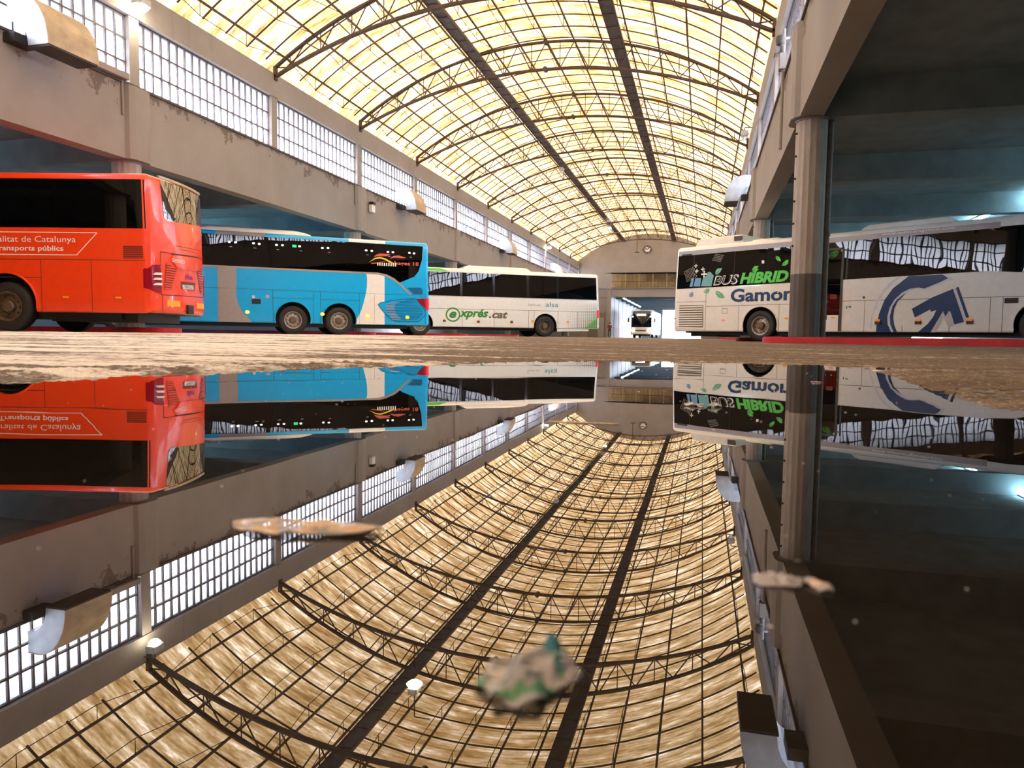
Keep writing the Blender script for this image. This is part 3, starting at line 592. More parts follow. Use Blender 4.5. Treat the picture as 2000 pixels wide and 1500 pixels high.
# ================================================================ COACHES
DATA = {
'g_outer':[(7.28,0.34),(7.29,0.56),(7.34,0.87),(7.48,1.29),(7.7,1.62),(7.91,1.79),(8.11,1.95),(8.99,1.95),(9.14,1.84),(8.94,1.74),(8.55,1.58),(8.38,1.61),(8.16,1.59),(7.95,1.48),(7.76,1.29),(7.63,1.05),(7.58,0.79),(7.6,0.57),(7.71,0.34)],
'g_inner':[(7.77,0.34),(7.67,0.57),(7.65,0.8),(7.71,1.1),(7.82,1.28),(8.07,1.49),(7.96,1.35),(7.84,1.23),(7.76,1.02),(7.74,0.77),(7.78,0.55),(7.87,0.34)],
'g_hand':[(8.24,1.01),(8.62,1.24),(8.78,1.33),(9.27,1.54),(9.58,0.63),(9.35,0.56),(9.24,0.91),(9.19,0.93),(9.12,0.78),(9.05,0.93),(8.76,0.34),(8.43,0.34),(8.68,0.58),(8.8,0.76),(8.88,0.96),(8.74,0.92),(8.72,0.98),(8.33,0.76)],
'g_bar':[(9.34,1.56),(9.4,1.59),(9.7,0.75),(9.63,0.73)],
'g_white':[(7.71,0.34),(7.6,0.57),(7.58,0.79),(7.63,1.05),(7.76,1.29),(7.95,1.48),(8.16,1.59),(8.38,1.61),(8.55,1.58),(8.94,1.74),(9.14,1.84),(8.99,1.95),(9.09,1.96),(9.28,1.79),(9.14,1.77),(8.58,1.55),(8.31,1.58),(8.07,1.5),(7.82,1.28),(7.71,1.1),(7.65,0.8),(7.67,0.57),(7.77,0.34)],
'g_shade':[(7.1,0.44),(7.12,0.78),(7.26,1.28),(7.46,1.63),(7.66,1.84),(7.87,1.96),(7.93,1.96),(7.72,1.79),(7.54,1.61),(7.32,1.27),(7.15,0.79),(7.15,0.44)],
'g_gleam':[(9.27,1.54),(9.34,1.56),(9.64,0.69),(9.58,0.63)],
'g_gleam2':[(9.05,0.93),(9.13,0.78),(9.19,0.93),(9.24,0.91),(9.35,0.56),(9.21,0.47),(9.07,0.74),(8.88,0.34),(8.77,0.34)],
'bar1':[(0.67,1.97),(0.74,2.25),(0.85,2.27),(0.79,1.96)],
'bar2':[(0.84,1.97),(0.9,2.26),(1.15,2.26),(1.12,1.96)],
'bar3':[(1.16,1.96),(1.22,2.25),(1.37,2.35),(1.42,2.46),(1.52,2.45),(1.66,2.31),(1.59,1.94)],
'leafA':[(1.72,2.35),(1.72,2.46),(1.79,2.55),(1.99,2.57),(1.92,2.43),(1.82,2.35)],
'leafB':[(3.15,2.37),(3.16,2.48),(3.24,2.56),(3.38,2.55),(3.33,2.45),(3.24,2.37)],
'leafC':[(3.98,2.85),(4.09,2.8),(4.16,2.7),(4.15,2.64),(4.05,2.68),(3.98,2.75)],
'leafD':[(4.2,2.5),(4.24,2.59),(4.35,2.68),(4.43,2.68),(4.42,2.56),(4.34,2.5)],
'leafE':[(0.65,1.59),(0.67,1.7),(0.8,1.78),(0.85,1.69),(0.8,1.6)],
'leafF':[(1.24,1.77),(1.39,1.85),(1.5,1.87),(1.52,1.78),(1.45,1.7),(1.32,1.72)],
'leafG':[(1.74,1.77),(1.89,1.76),(2.04,1.67),(2.14,1.53),(2.05,1.5),(1.88,1.53),(1.79,1.64)],
'sticker':[(3.48,2.73),(3.57,2.72),(3.58,2.62),(3.49,2.62)],
'ventslot':[(0.24,3.16),(0.71,3.16),(0.71,3.11),(0.24,3.11)],
'plus':[(1.22,2.4),(1.28,2.28),(1.25,2.5)],
'stars':[(0.9,2.72),(0.96,2.52),(1.2,2.57)],
'dotsA':[(0.4,2.52),(0.82,2.67),(0.57,2.15),(0.94,2.31)],
'dotsB':[(1.7,3.07),(2.01,3.05),(1.54,2.93),(1.92,2.8)],
'bus_t':[(1.65,1.96),(2.68,1.96),(2.6,2.33)],
'hib_t':[(2.68,1.97),(4.46,1.96),(4.38,2.33)],
'gamon_t':[(2.37,1.36),(4.49,1.36),(2.38,1.79)],
'b_glass':[(0.26,3.45),(0.34,2.95),(0.45,2.5),(0.59,2.32),(1.15,2.08),(1.35,2.22),(1.65,2.35),(1.99,2.41),(2.72,2.4)],
'b_trim':[(2.72,2.37),(1.99,2.38),(1.65,2.32),(1.35,2.19),(1.15,2.03),(0.69,1.61),(0.75,1.6),(1.15,1.95),(1.4,2.14),(1.69,2.29),(1.99,2.32),(2.72,2.31)],
'b_flap':[(0.86,1.88),(0.33,1.9),(0.27,1.84),(0.26,1.64),(0.61,1.63)],
'b_flapo':[(0.96,1.92),(0.26,1.95),(0.18,1.87),(0.17,1.59),(0.61,1.58)],
'b_grille':[(1.99,1.19),(1.89,1.27),(0.61,1.49),(0.15,1.0),(0.15,0.85),(0.41,0.6),(1.32,0.59),(1.74,0.91)],
'b_tail':[(0.51,1.46),(-0.04,1.51),(-0.05,1.03),(0.08,1.07)],
'b_tailr':[(0.1,1.48),(-0.04,1.51),(-0.05,1.03),(0.07,1.06)],
'b_red1':[(2.15,2.98),(2.04,3.07),(1.89,3.12),(1.5,3.1),(1.65,3.03),(1.99,3.01)],
'b_red2':[(1.55,2.94),(1.4,3.05),(1.2,3.08),(0.9,3.01),(1.02,2.98),(1.35,2.99)],
'b_yel':[(2.33,2.76),(2.11,2.94),(1.92,2.99),(1.7,2.94),(1.4,2.79),(1.47,2.75),(1.74,2.89),(1.92,2.93),(2.09,2.9)],
'b_pink':[(2.26,2.74),(1.99,2.79),(1.67,2.84),(1.92,2.75),(2.21,2.71)],
'b_txt':[(1.3,2.68),(0.66,2.73),(1.3,2.88)],
'b_bars':[(2.04,2.67),(1.35,2.67)],
'b_dot':[(2.43,3.2),(2.22,3.19),(1.61,3.19),(1.42,3.19),(0.78,3.2),(0.59,3.19)],
'b_dots2':[(7.17,3.22),(6.97,3.22),(6.38,3.22),(6.19,3.21),(5.61,3.21),(5.41,3.21),(4.82,3.21),(4.02,3.2),(3.82,3.21)],
'b_green':[(5.06,3.25),(4.92,3.25),(4.92,3.16),(5.07,3.16)],
'e_e':[(8.05,0.98),(7.39,1.37),(7.38,0.74)],
'r_tail':[(0.35,1.52),(-0.04,1.48),(-0.26,1.4),(-0.43,1.06),(-0.42,0.96),(-0.28,0.93),(0.32,0.92)],
'r_lens1':[(-0.14,1.3),(0.34,1.37),(0.34,1.31)],
'r_lid':[(0.39,1.78),(3.29,1.86),(3.25,0.92),(0.34,0.88)],
'r_lout':[(0.93,1.79),(0.84,1.68),(1.16,1.49),(2.46,1.52),(3.02,1.67),(2.88,1.8),(2.58,1.85)],
'r_gl':[(0.6,1.59),(1.16,1.49),(0.81,1.0),(0.49,1.0)],
'r_gr':[(2.92,1.65),(3.04,1.59),(2.99,1.01),(2.76,1.03),(2.49,1.52)],
'r_logo':[(1.58,1.4),(2.1,1.41),(2.1,1.31),(1.58,1.3)],
'r_plate':[(1.37,1.16),(2.09,1.17),(2.13,1.07),(1.43,1.06)],
'r_prec':[(1.35,1.21),(2.31,1.24),(2.3,1.08),(1.39,1.06)],
'r_ref1':[(0.6,0.77),(1.25,0.78),(1.24,0.64),(0.59,0.66)],
'r_ref2':[(2.33,0.81),(3.08,0.82),(3.02,0.66),(2.32,0.67)],
'r_hook':[(1.63,0.69),(2.04,0.71),(2.03,0.5),(1.67,0.52)],
'r_bseam':[(0.45,0.85),(0.44,0.54)],
'r_win':[(0.33,2.94),(2.94,3.13),(3.17,2.59),(0.65,2.5)],
'r_all':[(3.41,3.06),(3.28,0.57),(-0.02,0.5)],
'r_badge':[(0.84,1.69),(1.51,1.68),(1.46,1.62),(0.84,1.62)],
'r_win2':[(0.49,3.39),(3.01,3.57),(3.39,3.49),(3.39,2.63),(0.83,2.52),(0.74,2.57)],

}
class Coach:
    """local frame: x forward from the rear corner, u = depth measured inwards from the side we see, z up"""
    def __init__(s, name, loc, rot, vis, L, W, H, zb, paint, label, group=None, bulge=0.12, lean=0.06, R=0.16, scale=1.0, rr=0.10, tb=0.0):
        s.tb = tb
        s.root = empty(name, loc, rot); s.root.scale = (scale,) * 3
        tag(s.root, label, 'coach', group)
        s.vis = vis; s.L, s.W, s.H, s.zb, s.R, s.bulge, s.lean, s.rr = L, W, H, zb, R, bulge, lean, rr; s.paint = paint
    def Y(s, u): return u if s.vis == 'right' else -u
    def sx(s, x, u, z):
        w = max(0.0, 1 - x / 0.8); t = (u - s.W / 2) / (s.W / 2)
        zz = min(max((z - 1.5) / (s.H - 1.5), 0), 1)
        xr = x + w * (s.lean * zz - s.bulge * (1 - t * t))
        f = max(0.0, 1 - (s.L - x) / 0.8)
        return xr + f * (0.30 * (1 - t * t) - 0.25 * zz * zz)
    def inset(s, z):
        k = z - (s.H - s.R)
        return s.tb * max(0, z - 1.9) + (s.R - math.sqrt(max(0, s.R ** 2 - k * k)) if k > 0 else 0.0)
    def S(s, x, z, off=0.0):           # point on the visible side
        u = s.inset(z) - off
        if x < s.rr: u += s.rr - math.sqrt(max(0, s.rr ** 2 - (s.rr - max(x, -s.rr * .0)) ** 2)) if x >= 0 else s.rr
        return (s.sx(x, max(u, 0), z), s.Y(u), z)
    def Rr(s, u, z, off=0.0):          # point on the rear
        x = -off
        e = min(u, s.W - u)
        if e < s.rr: x += s.rr - math.sqrt(max(0, s.rr ** 2 - (s.rr - max(e, 0)) ** 2))
        return (s.sx(0, u, z) + x, s.Y(u), z)
    def Fr(s, u, z, off=0.0):
        return (s.sx(s.L, u, z) + off, s.Y(u), z)
    def Far(s, x, z, off=0.0):
        return (s.sx(x, s.W, z), s.Y(s.W - s.inset(z) + off), z)
    def body(s, arches=(), ra=0.62, dark_below=None):
        st = []
        for d in (1.2, 0.9, 0.6, 0.35, 0.2): st.append((0.0, d))
        n = 5
        for i in range(n + 1):
            t = PI / 2 * i / n; st.append((s.rr * (1 - math.sin(t)), s.rr * (1 - math.cos(t))) if False else (s.rr * (1 - math.cos(t)), s.rr * (1 - math.sin(t))))
        st += [(0.3, 0), (0.5, 0), (0.8, 0)] + [(x, 0) for x in np.linspace(1.5, s.L - 0.8, 8)] + [(s.L - 0.5, 0), (s.L - 0.25, 0)]
        for i in range(n + 1):
            t = PI / 2 * (n - i) / n; st.append((s.L - 0.15 * (1 - math.cos(t)), 0.15 * (1 - math.sin(t))))
        for d in (0.35, 0.6, 0.9, 1.2): st.append((s.L, d))
        def ring(x, d):
            pts = []; R = max(s.R - d, 0.02); rb = max(0.06 - d, 0.01); a0, a1, b0, b1 = d, s.W - d, s.zb + d * 0.9, s.H - d * 0.9
            k = 7
            def seg(p, q, n):
                return [(p[0] + (q[0] - p[0]) * i / n, p[1] + (q[1] - p[1]) * i / n) for i in range(n)]
            for (cx, cz, r, t0) in ((a0 + R, b1 - R, R, PI), (a1 - R, b1 - R, R, PI / 2), (a1 - rb, b0 + rb, rb, 0), (a0 + rb, b0 + rb, rb, -PI / 2)):
                for i in range(k): t = t0 - PI / 2 * i / (k - 1); pts.append((cx + r * math.cos(t), cz + r * math.sin(t)))
            res = []
            for i, p in enumerate(pts):
                q = pts[(i + 1) % len(pts)]; m = 10 if math.hypot(q[0] - p[0], q[1] - p[1]) > 0.3 else 1
                res += seg(p, q, m)
            res = [(u + s.tb * max(0, z - 1.9) * (1 - 2 * u / s.W), z) for u, z in res]
            return [(s.sx(x, u, z), s.Y(u), z) for u, z in res]
        # ring size is constant: force equal subdivision by recomputing with d clipped
        rings = []
        for x, d in st: rings.append(ring(x, min(d, 1.15)))
        N = min(len(r) for r in rings); N0 = max(len(r) for r in rings)
        if N != N0: rings = [r for r in rings if len(r) == N0]
        N = N0; m = MB()
        for r in rings: m.v += r
        for j in range(len(rings) - 1):
            for i in range(N): m.f.append((j * N + i, j * N + (i + 1) % N, (j + 1) * N + (i + 1) % N, (j + 1) * N + i)); m.mi.append(0)
        m.f += [tuple(range(N)), tuple(range((len(rings) - 1) * N, len(rings) * N))]; m.mi += [0, 0]
        o = m.build('body', [s.paint, 'black'], s.root)
        if arches:
            cut = MB()
            for xa, za in arches:
                n = 40
                for u0, u1 in ((-0.3, 0.55), (s.W - 0.55, s.W + 0.3)):
                    poly = [(xa + ra * math.cos(t), za + ra * math.sin(t)) for t in np.linspace(0, PI, n)] + [(xa - ra, s.zb - 0.6), (xa + ra, s.zb - 0.6)]
                    cut.prism(poly, s.Y(u0), s.Y(u1), axis='y')
            co = cut.build('cutter', 'black', s.root)
            md = o.modifiers.new('b', 'BOOLEAN'); md.object = co; md.operation = 'DIFFERENCE'; md.solver = 'EXACT'
            bpy.context.view_layer.update(); dg = bpy.context.evaluated_depsgraph_get()
            me = bpy.data.meshes.new_from_object(o.evaluated_get(dg)); o.modifiers.clear(); o.data = me; bpy.data.objects.remove(co)
            while len(me.materials) < 2: me.materials.append(M['black'])
            me.materials[0] = M[s.paint]; me.materials[1] = M['black']
            for p in me.polygons:
                c = p.center; u = abs(c.y); ins = any(abs(c.x - xa) < ra + 0.01 and c.z < za + ra + 0.02 for xa, za in arches)
                p.material_index = 1 if ins and 0.012 < u < s.W - 0.012 else 0
        me = o.data; me.polygons.foreach_set('use_smooth', [True] * len(me.polygons)); me.set_sharp_from_angle(angle=math.radians(32))
        for p in me.polygons:
            if p.normal.z < -0.8 and p.center.z < s.zb + 0.1: p.material_index = 1
        s.bo = o; return o
    def patch(s, polys, name, m, fn=None, off=0.004, thick=None, parent=None, step=0.28, smooth_=True):
        """polygons drawn in a surface's own coordinates, cut finely and laid on that surface"""
        fn = fn or s.S
        if not isinstance(polys[0][0], (tuple, list)): polys = [polys]
        bm = bmesh.new()
        for k, pl in enumerate(polys):
            vs = [bm.verts.new((a, b, 0)) for a, b in pl]
            try: bm.faces.new(vs)
            except ValueError: pass
        bmesh.ops.triangulate(bm, faces=[f for f in bm.faces if len(f.verts) > 4])
        xs = [v.co.x for v in bm.verts]; ys_ = [v.co.y for v in bm.verts]
        cuts = [((x, 0, 0), (1, 0, 0)) for x in np.arange(math.floor(min(xs) / step) * step + step, max(xs), step)]
        cy = list(np.arange(math.floor(min(ys_) / step) * step + step, max(ys_), step)) + ([s.H - s.R, s.H - s.R * 0.7, s.H - s.R * 0.4, s.H - s.R * 0.2] if fn != s.Rr else [])
        cuts += [((0, y, 0), (0, 1, 0)) for y in cy] + [((x, 0, 0), (1, 0, 0)) for x in (0.02, 0.05, s.rr)]
        if fn == s.Rr: cuts += [((s.W - x, 0, 0), (1, 0, 0)) for x in (0.02, 0.05, s.rr)]
        for co, no in cuts:
            bmesh.ops.bisect_plane(bm, geom=list(bm.verts) + list(bm.edges) + list(bm.faces), plane_co=co, plane_no=no, dist=1e-5)
        if thick:
            r = bmesh.ops.extrude_face_region(bm, geom=list(bm.faces))
            for g in r['geom']:
                if isinstance(g, bmesh.types.BMVert): g.co.z = 1.0
        for v in bm.verts:
            o = off + (thick or 0) * (1.0 if v.co.z > 0.5 else 0.0) - (0.004 + off if thick and v.co.z < 0.5 else 0)
            v.co = Vector(fn(v.co.x, v.co.y, o))
        bmesh.ops.recalc_face_normals(bm, faces=bm.faces)
        me = bpy.data.meshes.new(name); bm.to_mesh(me); bm.free(); me.materials.append(M[m] if isinstance(m, str) else m)
        if smooth_: me.polygons.foreach_set('use_smooth', [True] * len(me.polygons)); me.set_sharp_from_angle(angle=math.radians(30))
        return link(name, me, parent or s.root)
    def rect(s, x0, z0, x1, z1): return [(x0, z0), (x1, z0), (x1, z1), (x0, z1)]
    def lines(s, segs, name='panel_gaps', m='seam', w=0.012, fn=None, off=0.003, parent=None):
        ps = []
        for (a, b), (c, d) in segs:
            l = math.hypot(c - a, d - b); nx, nz = -(d - b) / l * w / 2, (c - a) / l * w / 2
            ps.append([(a + nx, b + nz), (c + nx, d + nz), (c - nx, d - nz), (a - nx, b - nz)])
        return s.patch(ps, name, m, fn, off, parent=parent or s.bo)
    def text(s, txt, x0, z0, x1, z1, m, name='lettering', shear=0.0, bold=0.0, off=0.008, fn=None, skew=0.0, parent=None):
        """x0 is where the writing starts (image left), x1 where it ends"""
        fn = fn or s.S; vs, fs = text_mesh(txt, shear, bold)
        V = [fn(x0 + (x1 - x0) * a, z0 + (z1 - z0) * b + skew * a, off) for a, b in vs]
        me = bpy.data.meshes.new(name); me.from_pydata(V, [], fs); bm = bmesh.new(); bm.from_mesh(me); bmesh.ops.recalc_face_normals(bm, faces=bm.faces); bm.to_mesh(me); bm.free()
        me.materials.append(M[m] if isinstance(m, str) else m); return link(name, me, parent or s.bo)
    def wheel(s, x, z=0.57, r=0.52, far=True, twin=False, rimm='rim', both=True):
        for side in ((0, 1) if both else (0,)):
            u0 = 0.03 if side == 0 else s.W - 0.03; sg = 1 if side == 0 else -1
            yd = s.Y(1) * sg     # direction pointing inwards
            o = bpy.data.objects.new('wheel', wheel_mesh(r)); COL.objects.link(o); o.parent = s.root; o.location = (x, s.Y(u0), z); o.rotation_euler = (0, random.random() * 6, 0 if yd > 0 else PI)
            q = bpy.data.objects.new('rim', rim_mesh(r, twin, rimm)); COL.objects.link(q); q.parent = o
            if side == 0:
                b = bpy.data.objects.new('hub', hub_mesh(r, rimm)); COL.objects.link(b); b.parent = o
    def arch_lip(s, x, z, ra=0.62, m=None):
        m_ = MB(); pts = [(x + (ra + 0.02) * math.cos(t), 0, z + (ra + 0.02) * math.sin(t)) for t in np.linspace(-0.25, PI + 0.25, 30)]
        pts = [p for p in pts if p[2] > s.zb]
        for a, b in zip(pts[:-1], pts[1:]): m_.bar((a[0], s.Y(-0.005), a[2]), (b[0], s.Y(-0.005), b[2]), 0.022, 6)
        m_.build('wheel_arch', m or s.paint, s.root, smooth=True)
    def pod(s, x0, x1, h, u0, u1, m, name='roof_unit', z=None, taper=0.35):
        m_ = MB(); z = z or s.H - 0.03; n = 8; v = []
        for j, (hh, dx, du) in enumerate([(0, 0, 0), (h * 0.5, taper * 0.25, 0.03), (h * 0.85, taper * 0.6, 0.08), (h, taper, 0.18)]):
            v += [(x0 + dx, s.Y(u0 + du), z + hh), (x1 - dx, s.Y(u0 + du), z + hh), (x1 - dx, s.Y(u1 - du), z + hh), (x0 + dx, s.Y(u1 - du), z + hh)]
        f = [(0, 1, 2, 3), (12, 13, 14, 15)] + [(4 * j + k, 4 * j + (k + 1) % 4, 4 * j + 4 + (k + 1) % 4, 4 * j + 4 + k) for j in range(3) for k in range(4)]
        m_.add(v, f); return m_.build(name, m, s.root, smooth=True)
    def marker(s, x, z, m='amber', w=0.10, h=0.05, base=True):
        if base: b = s.patch(s.rect(x - w / 2 - 0.02, z - h - 0.03, x + w / 2 + 0.02, z), 'marker_base', 'black', thick=0.03)
        return s.patch(s.rect(x - w / 2, z - 0.01, x + w / 2, z + h), 'marker_light', m, thick=0.035)
    def chassis(s):
        m = MB(); m.box((0.8, min(s.Y(0.3), s.Y(s.W - 0.3)), s.zb - 0.12), (s.L - 0.8, max(s.Y(0.3), s.Y(s.W - 0.3)), s.zb + 0.05)); m.build('underbody', 'black', s.root)
WM = {}
def wheel_mesh(r):
    if ('t', r) not in WM:
        m = MB(); w = 0.29
        m.lathe([(r * .60, 0.02), (r * .62, -0.0), (r * .70, -0.015), (r * .88, -0.012), (r * .96, 0.01), (r * .995, 0.05), (r, 0.09), (r, w - .06), (r * .97, w - .02), (r * .85, w), (r * .6, w)], 40)
        for k in range(3): m.lathe([(r * 1.004, 0.08 + 0.05 * k), (r * 1.004, 0.10 + 0.05 * k)], 40)
        o = m.build('wheel', 'rubber', smooth=True); WM[('t', r)] = o.data; bpy.data.objects.remove(o)
    return WM[('t', r)]
def rim_mesh(r, twin, mm):
    k = ('r', r, twin, mm)
    if k not in WM:
        m = MB(); d = 0.13
        m.lathe([(r * .62, 0.02), (r * .60, -0.004), (r * .56, 0.0), (r * .52, 0.03), (r * .47, d), (r * .26, d - .02), (r * .25, d - 0.02)], 36)
        o = m.build('rim', mm, smooth=True)
        WM[k] = o.data; bpy.data.objects.remove(o)
    return WM[k]
def hub_mesh(r, mm):
    k = ('h', r, mm)
    if k not in WM:
        m = MB(); m.lathe([(r * .26, 0.12), (r * .24, 0.02), (r * .20, 0.0), (r * .10, -0.005), (0, -0.005)], 24, mi=1)
        for i in range(10):
            t = 2 * PI * i / 10; c = (r * .36 * math.cos(t), r * .36 * math.sin(t))
            m.bar((c[0], 0.13, c[1]), (c[0], 0.085, c[1]), 0.022, 6, mi=0)
            t += PI / 10; c = (r * .43 * math.cos(t), r * .43 * math.sin(t)); m.bar((c[0], 0.13, c[1]), (c[0], 0.118, c[1]), 0.026, 10, mi=1)
        o = m.build('hub', [mm, 'rim_dark'], smooth=True); WM[k] = o.data; bpy.data.objects.remove(o)
    return WM[k]
D = DATA
def ellipse(cx, cz, rx, rz, n=14): return [(cx + rx * math.cos(2 * PI * i / n), cz + rz * math.sin(2 * PI * i / n)) for i in range(n)]

# ---------------------------------------------------------------- orange-red coach
ar = math.radians(13.5 + 180)
c = Coach('coach', (-11.36, 12.83, 0.005), ar, 'left', 12.2, 2.55, 3.42, 0.46, 'red', 'orange-red coach at the left edge with white lettering, seen from its rear corner', bulge=0.15, lean=0.05, R=0.15, rr=0.14)
c.body([(3.12, 0.62), (9.2, 0.62)], ra=0.66)
c.patch([(0.06, 2.25), (9.9, 2.25), (11.6, 2.0), (11.9, 3.1), (9.9, 3.27), (0.06, 3.27)], 'side_glass', 'glass', off=0.004)
c.lines([((2.0, 2.26), (2.0, 3.26)), ((3.6, 2.26), (3.6, 3.26)), ((5.2, 2.26), (5.2, 3.26))], 'window_joints', 'black_gloss', 0.03, off=0.006)
c.lines([((0.1, 1.58), (8, 1.58)), ((2.34, 1.57), (2.34, 0.48)), ((1.25, 1.57), (1.25, 0.48)), ((2.34, 1.2), (3.9, 1.2)), ((4.0, 1.57), (4.0, 0.48)), ((5.5, 1.57), (5.5, 0.48))])
c.patch(c.rect(0.13, 1.62, 0.56, 1.88), 'side_vent', 'darkred', off=0.003)
c.lines([((0.13 + 0.0, 1.64 + 0.04 * k), (0.56, 1.64 + 0.04 * k)) for k in range(6)], 'vent_mesh', 'red', 0.008, off=0.006)
c.lines([((5.0, 2.15), (1.11, 2.15)), ((1.11, 2.15), (1.56, 1.68)), ((1.56, 1.68), (5.0, 1.68))], 'lettering_frame', 'white', 0.018, off=0.004)
c.text('Generalitat de Catalunya', 3.82, 1.905, 1.57, 2.07, 'white', bold=0.0)
c.text('Transports públics', 3.36, 1.73, 1.84, 1.87, 'white', bold=0.02)
for x in (1.82, 0.68): c.patch(c.rect(x - .06, 0.77, x + .06, 0.81), 'marker_light', 'reflector', thick=0.012)
c.wheel(3.12, 0.58, 0.53, rimm='rim_dark'); c.wheel(9.2, 0.58, 0.53); c.arch_lip(3.12, 0.62, 0.66)
TS = 0.775
def rt(nm, dz=0.0): return [(0.03 + max(min(t * TS, 2.5), -0.3), z + dz) for t, z in D[nm]]
c.patch([(0.42, 3.36), (2.28, 3.36), (2.40, 3.25), (2.42, 2.66), (0.62, 2.50), (0.50, 2.56)], 'rear_window', 'mirror_glass', fn=c.Rr, off=0.006)
c.patch([(0.34, 3.375), (2.30, 3.375), (2.30, 3.43), (0.34, 3.43)], 'rear_spoiler', mat('bronze_trim', (0.4, 0.36, 0.26), 0.2, metal=0.6), fn=c.Rr, off=0.01, thick=0.03)
c.patch([(0.30, 1.52), (0.10, 1.5), (0.0, 1.4), (0.0, 1.0), (0.12, 0.93), (0.30, 0.91)], 'tail_lamp', 'tail', fn=c.Rr, off=0.012, thick=0.02)
c.patch([(0.0, 1.0), (0.0, 1.38), (0.10, 1.42), (0.12, 1.0)], 'tail_lamp', 'tail', off=0.012, thick=0.015)
for z in (1.29, 1.18, 1.07): c.patch([(0.07, z), (0.30, z + 0.01), (0.30, z + 0.06), (0.12, z + 0.05)], 'lamp_lens', 'lens', fn=c.Rr, off=0.036, thick=0.01)
c.patch([(2.50, 1.45), (2.54, 1.4), (2.54, 1.0), (2.50, 0.95)], 'tail_lamp', 'tail', fn=c.Rr, off=0.012, thick=0.02)
c.lines([((0.33, 1.80), (2.5, 1.86)), ((0.33, 1.80), (0.33, 0.87)), ((0.33, 0.88), (2.5, 0.93)), ((0.37, 0.86), (0.37, 0.52))], 'engine_lid_gaps', 'seam', 0.016, fn=c.Rr)
c.patch([(0.74, 1.78), (0.67, 1.67), (0.90, 1.50), (1.9, 1.53), (2.26, 1.66), (2.2, 1.80), (2.0, 1.84)], 'engine_lid_panel', 'red', fn=c.Rr, off=0.004, thick=0.03)
c.lines([((0.72, 1.80), (2.02, 1.86)), ((2.02, 1.86), (2.24, 1.80)), ((2.24, 1.80), (2.3, 1.6))], 'lid_shadow_gap', 'seam', 0.03, fn=c.Rr, off=0.008)
def louvres(P, n, nm):
    g = c.patch(P, nm, 'darkred', fn=c.Rr, off=0.004); zs = [z for _, z in P]; z0, z1 = min(zs), max(zs); segs = []
    for k in range(n):
        z = z0 + (z1 - z0) * (k + 0.5) / n; xs = []
        for (a, b), (p, q) in zip(P, P[1:] + P[:1]):
            if (b - z) * (q - z) < 0: xs.append(a + (p - a) * (z - b) / (q - b))
        if len(xs) >= 2: segs.append(((min(xs), z), (max(xs), z)))
    c.lines(segs, 'slats', 'red', 0.028, fn=c.Rr, off=0.014, parent=g)
louvres([(0.50, 1.58), (0.90, 1.48), (0.66, 1.01), (0.42, 1.0)], 11, 'left_louvre')
louvres([(2.22, 1.66), (2.36, 1.58), (2.32, 1.01), (2.14, 1.03), (1.92, 1.52)], 11, 'right_louvre')
c.text('alsa', 1.24, 1.29, 1.64, 1.42, 'purple', fn=c.Rr, bold=0.03)
c.patch([(1.05, 1.05), (1.05, 1.22), (1.80, 1.24), (1.76, 1.06)], 'plate_recess', 'darkred', fn=c.Rr, off=0.005)
pl = c.patch([(1.12, 1.055), (1.10, 1.15), (1.64, 1.17), (1.66, 1.07)], 'licence_plate', 'plate', fn=c.Rr, off=0.012, thick=0.008)
c.text('9046 LLT', 1.16, 1.08, 1.6, 1.145, 'navy', fn=c.Rr, off=0.03, parent=pl)
c.lines([((0.66, 1.69), (1.18, 1.69)), ((0.66, 1.63), (1.15, 1.63)), ((0.66, 1.69), (0.66, 1.63)), ((1.18, 1.69), (1.15, 1.63)), ((0.70, 1.66), (1.1, 1.66))], 'small_badge', 'white', 0.01, fn=c.Rr, off=0.044)
for a, b in ((0.50, 0.99), (1.84, 2.40)): c.patch(c.rect(a, 0.645, b, 0.775), 'reflector', 'reflector', fn=c.Rr, off=0.004, thick=0.012)
c.patch(c.rect(1.29, 0.49, 1.58, 0.70), 'tow_hook_cover', 'black', fn=c.Rr, off=0.006, thick=0.04)
c.lines([((0.9, 2.0), (2.2, 2.04)), ((1.1, 1.94), (2.0, 1.97))], 'pressing_line', 'darkred', 0.01, fn=c.Rr)
m = MB(); m.box((0.0, c.Y(1.30), 3.40), (0.2, c.Y(1.20), 3.46)); m.box((-0.06, c.Y(1.42), 3.40), (0.04, c.Y(1.12), 3.45)); m.build('rear_camera', 'black', c.root)
c.chassis(); m = MB(); m.box((0.5, c.Y(2.3), 0.28), (2.4, c.Y(0.4), 0.5)); m.build('engine_sump', 'black', c.root)
c.patch([(0.15, 1.3), (2.4, 1.3), (2.4, 3.0), (0.15, 3.0)], 'windscreen', 'glass', fn=c.Fr)

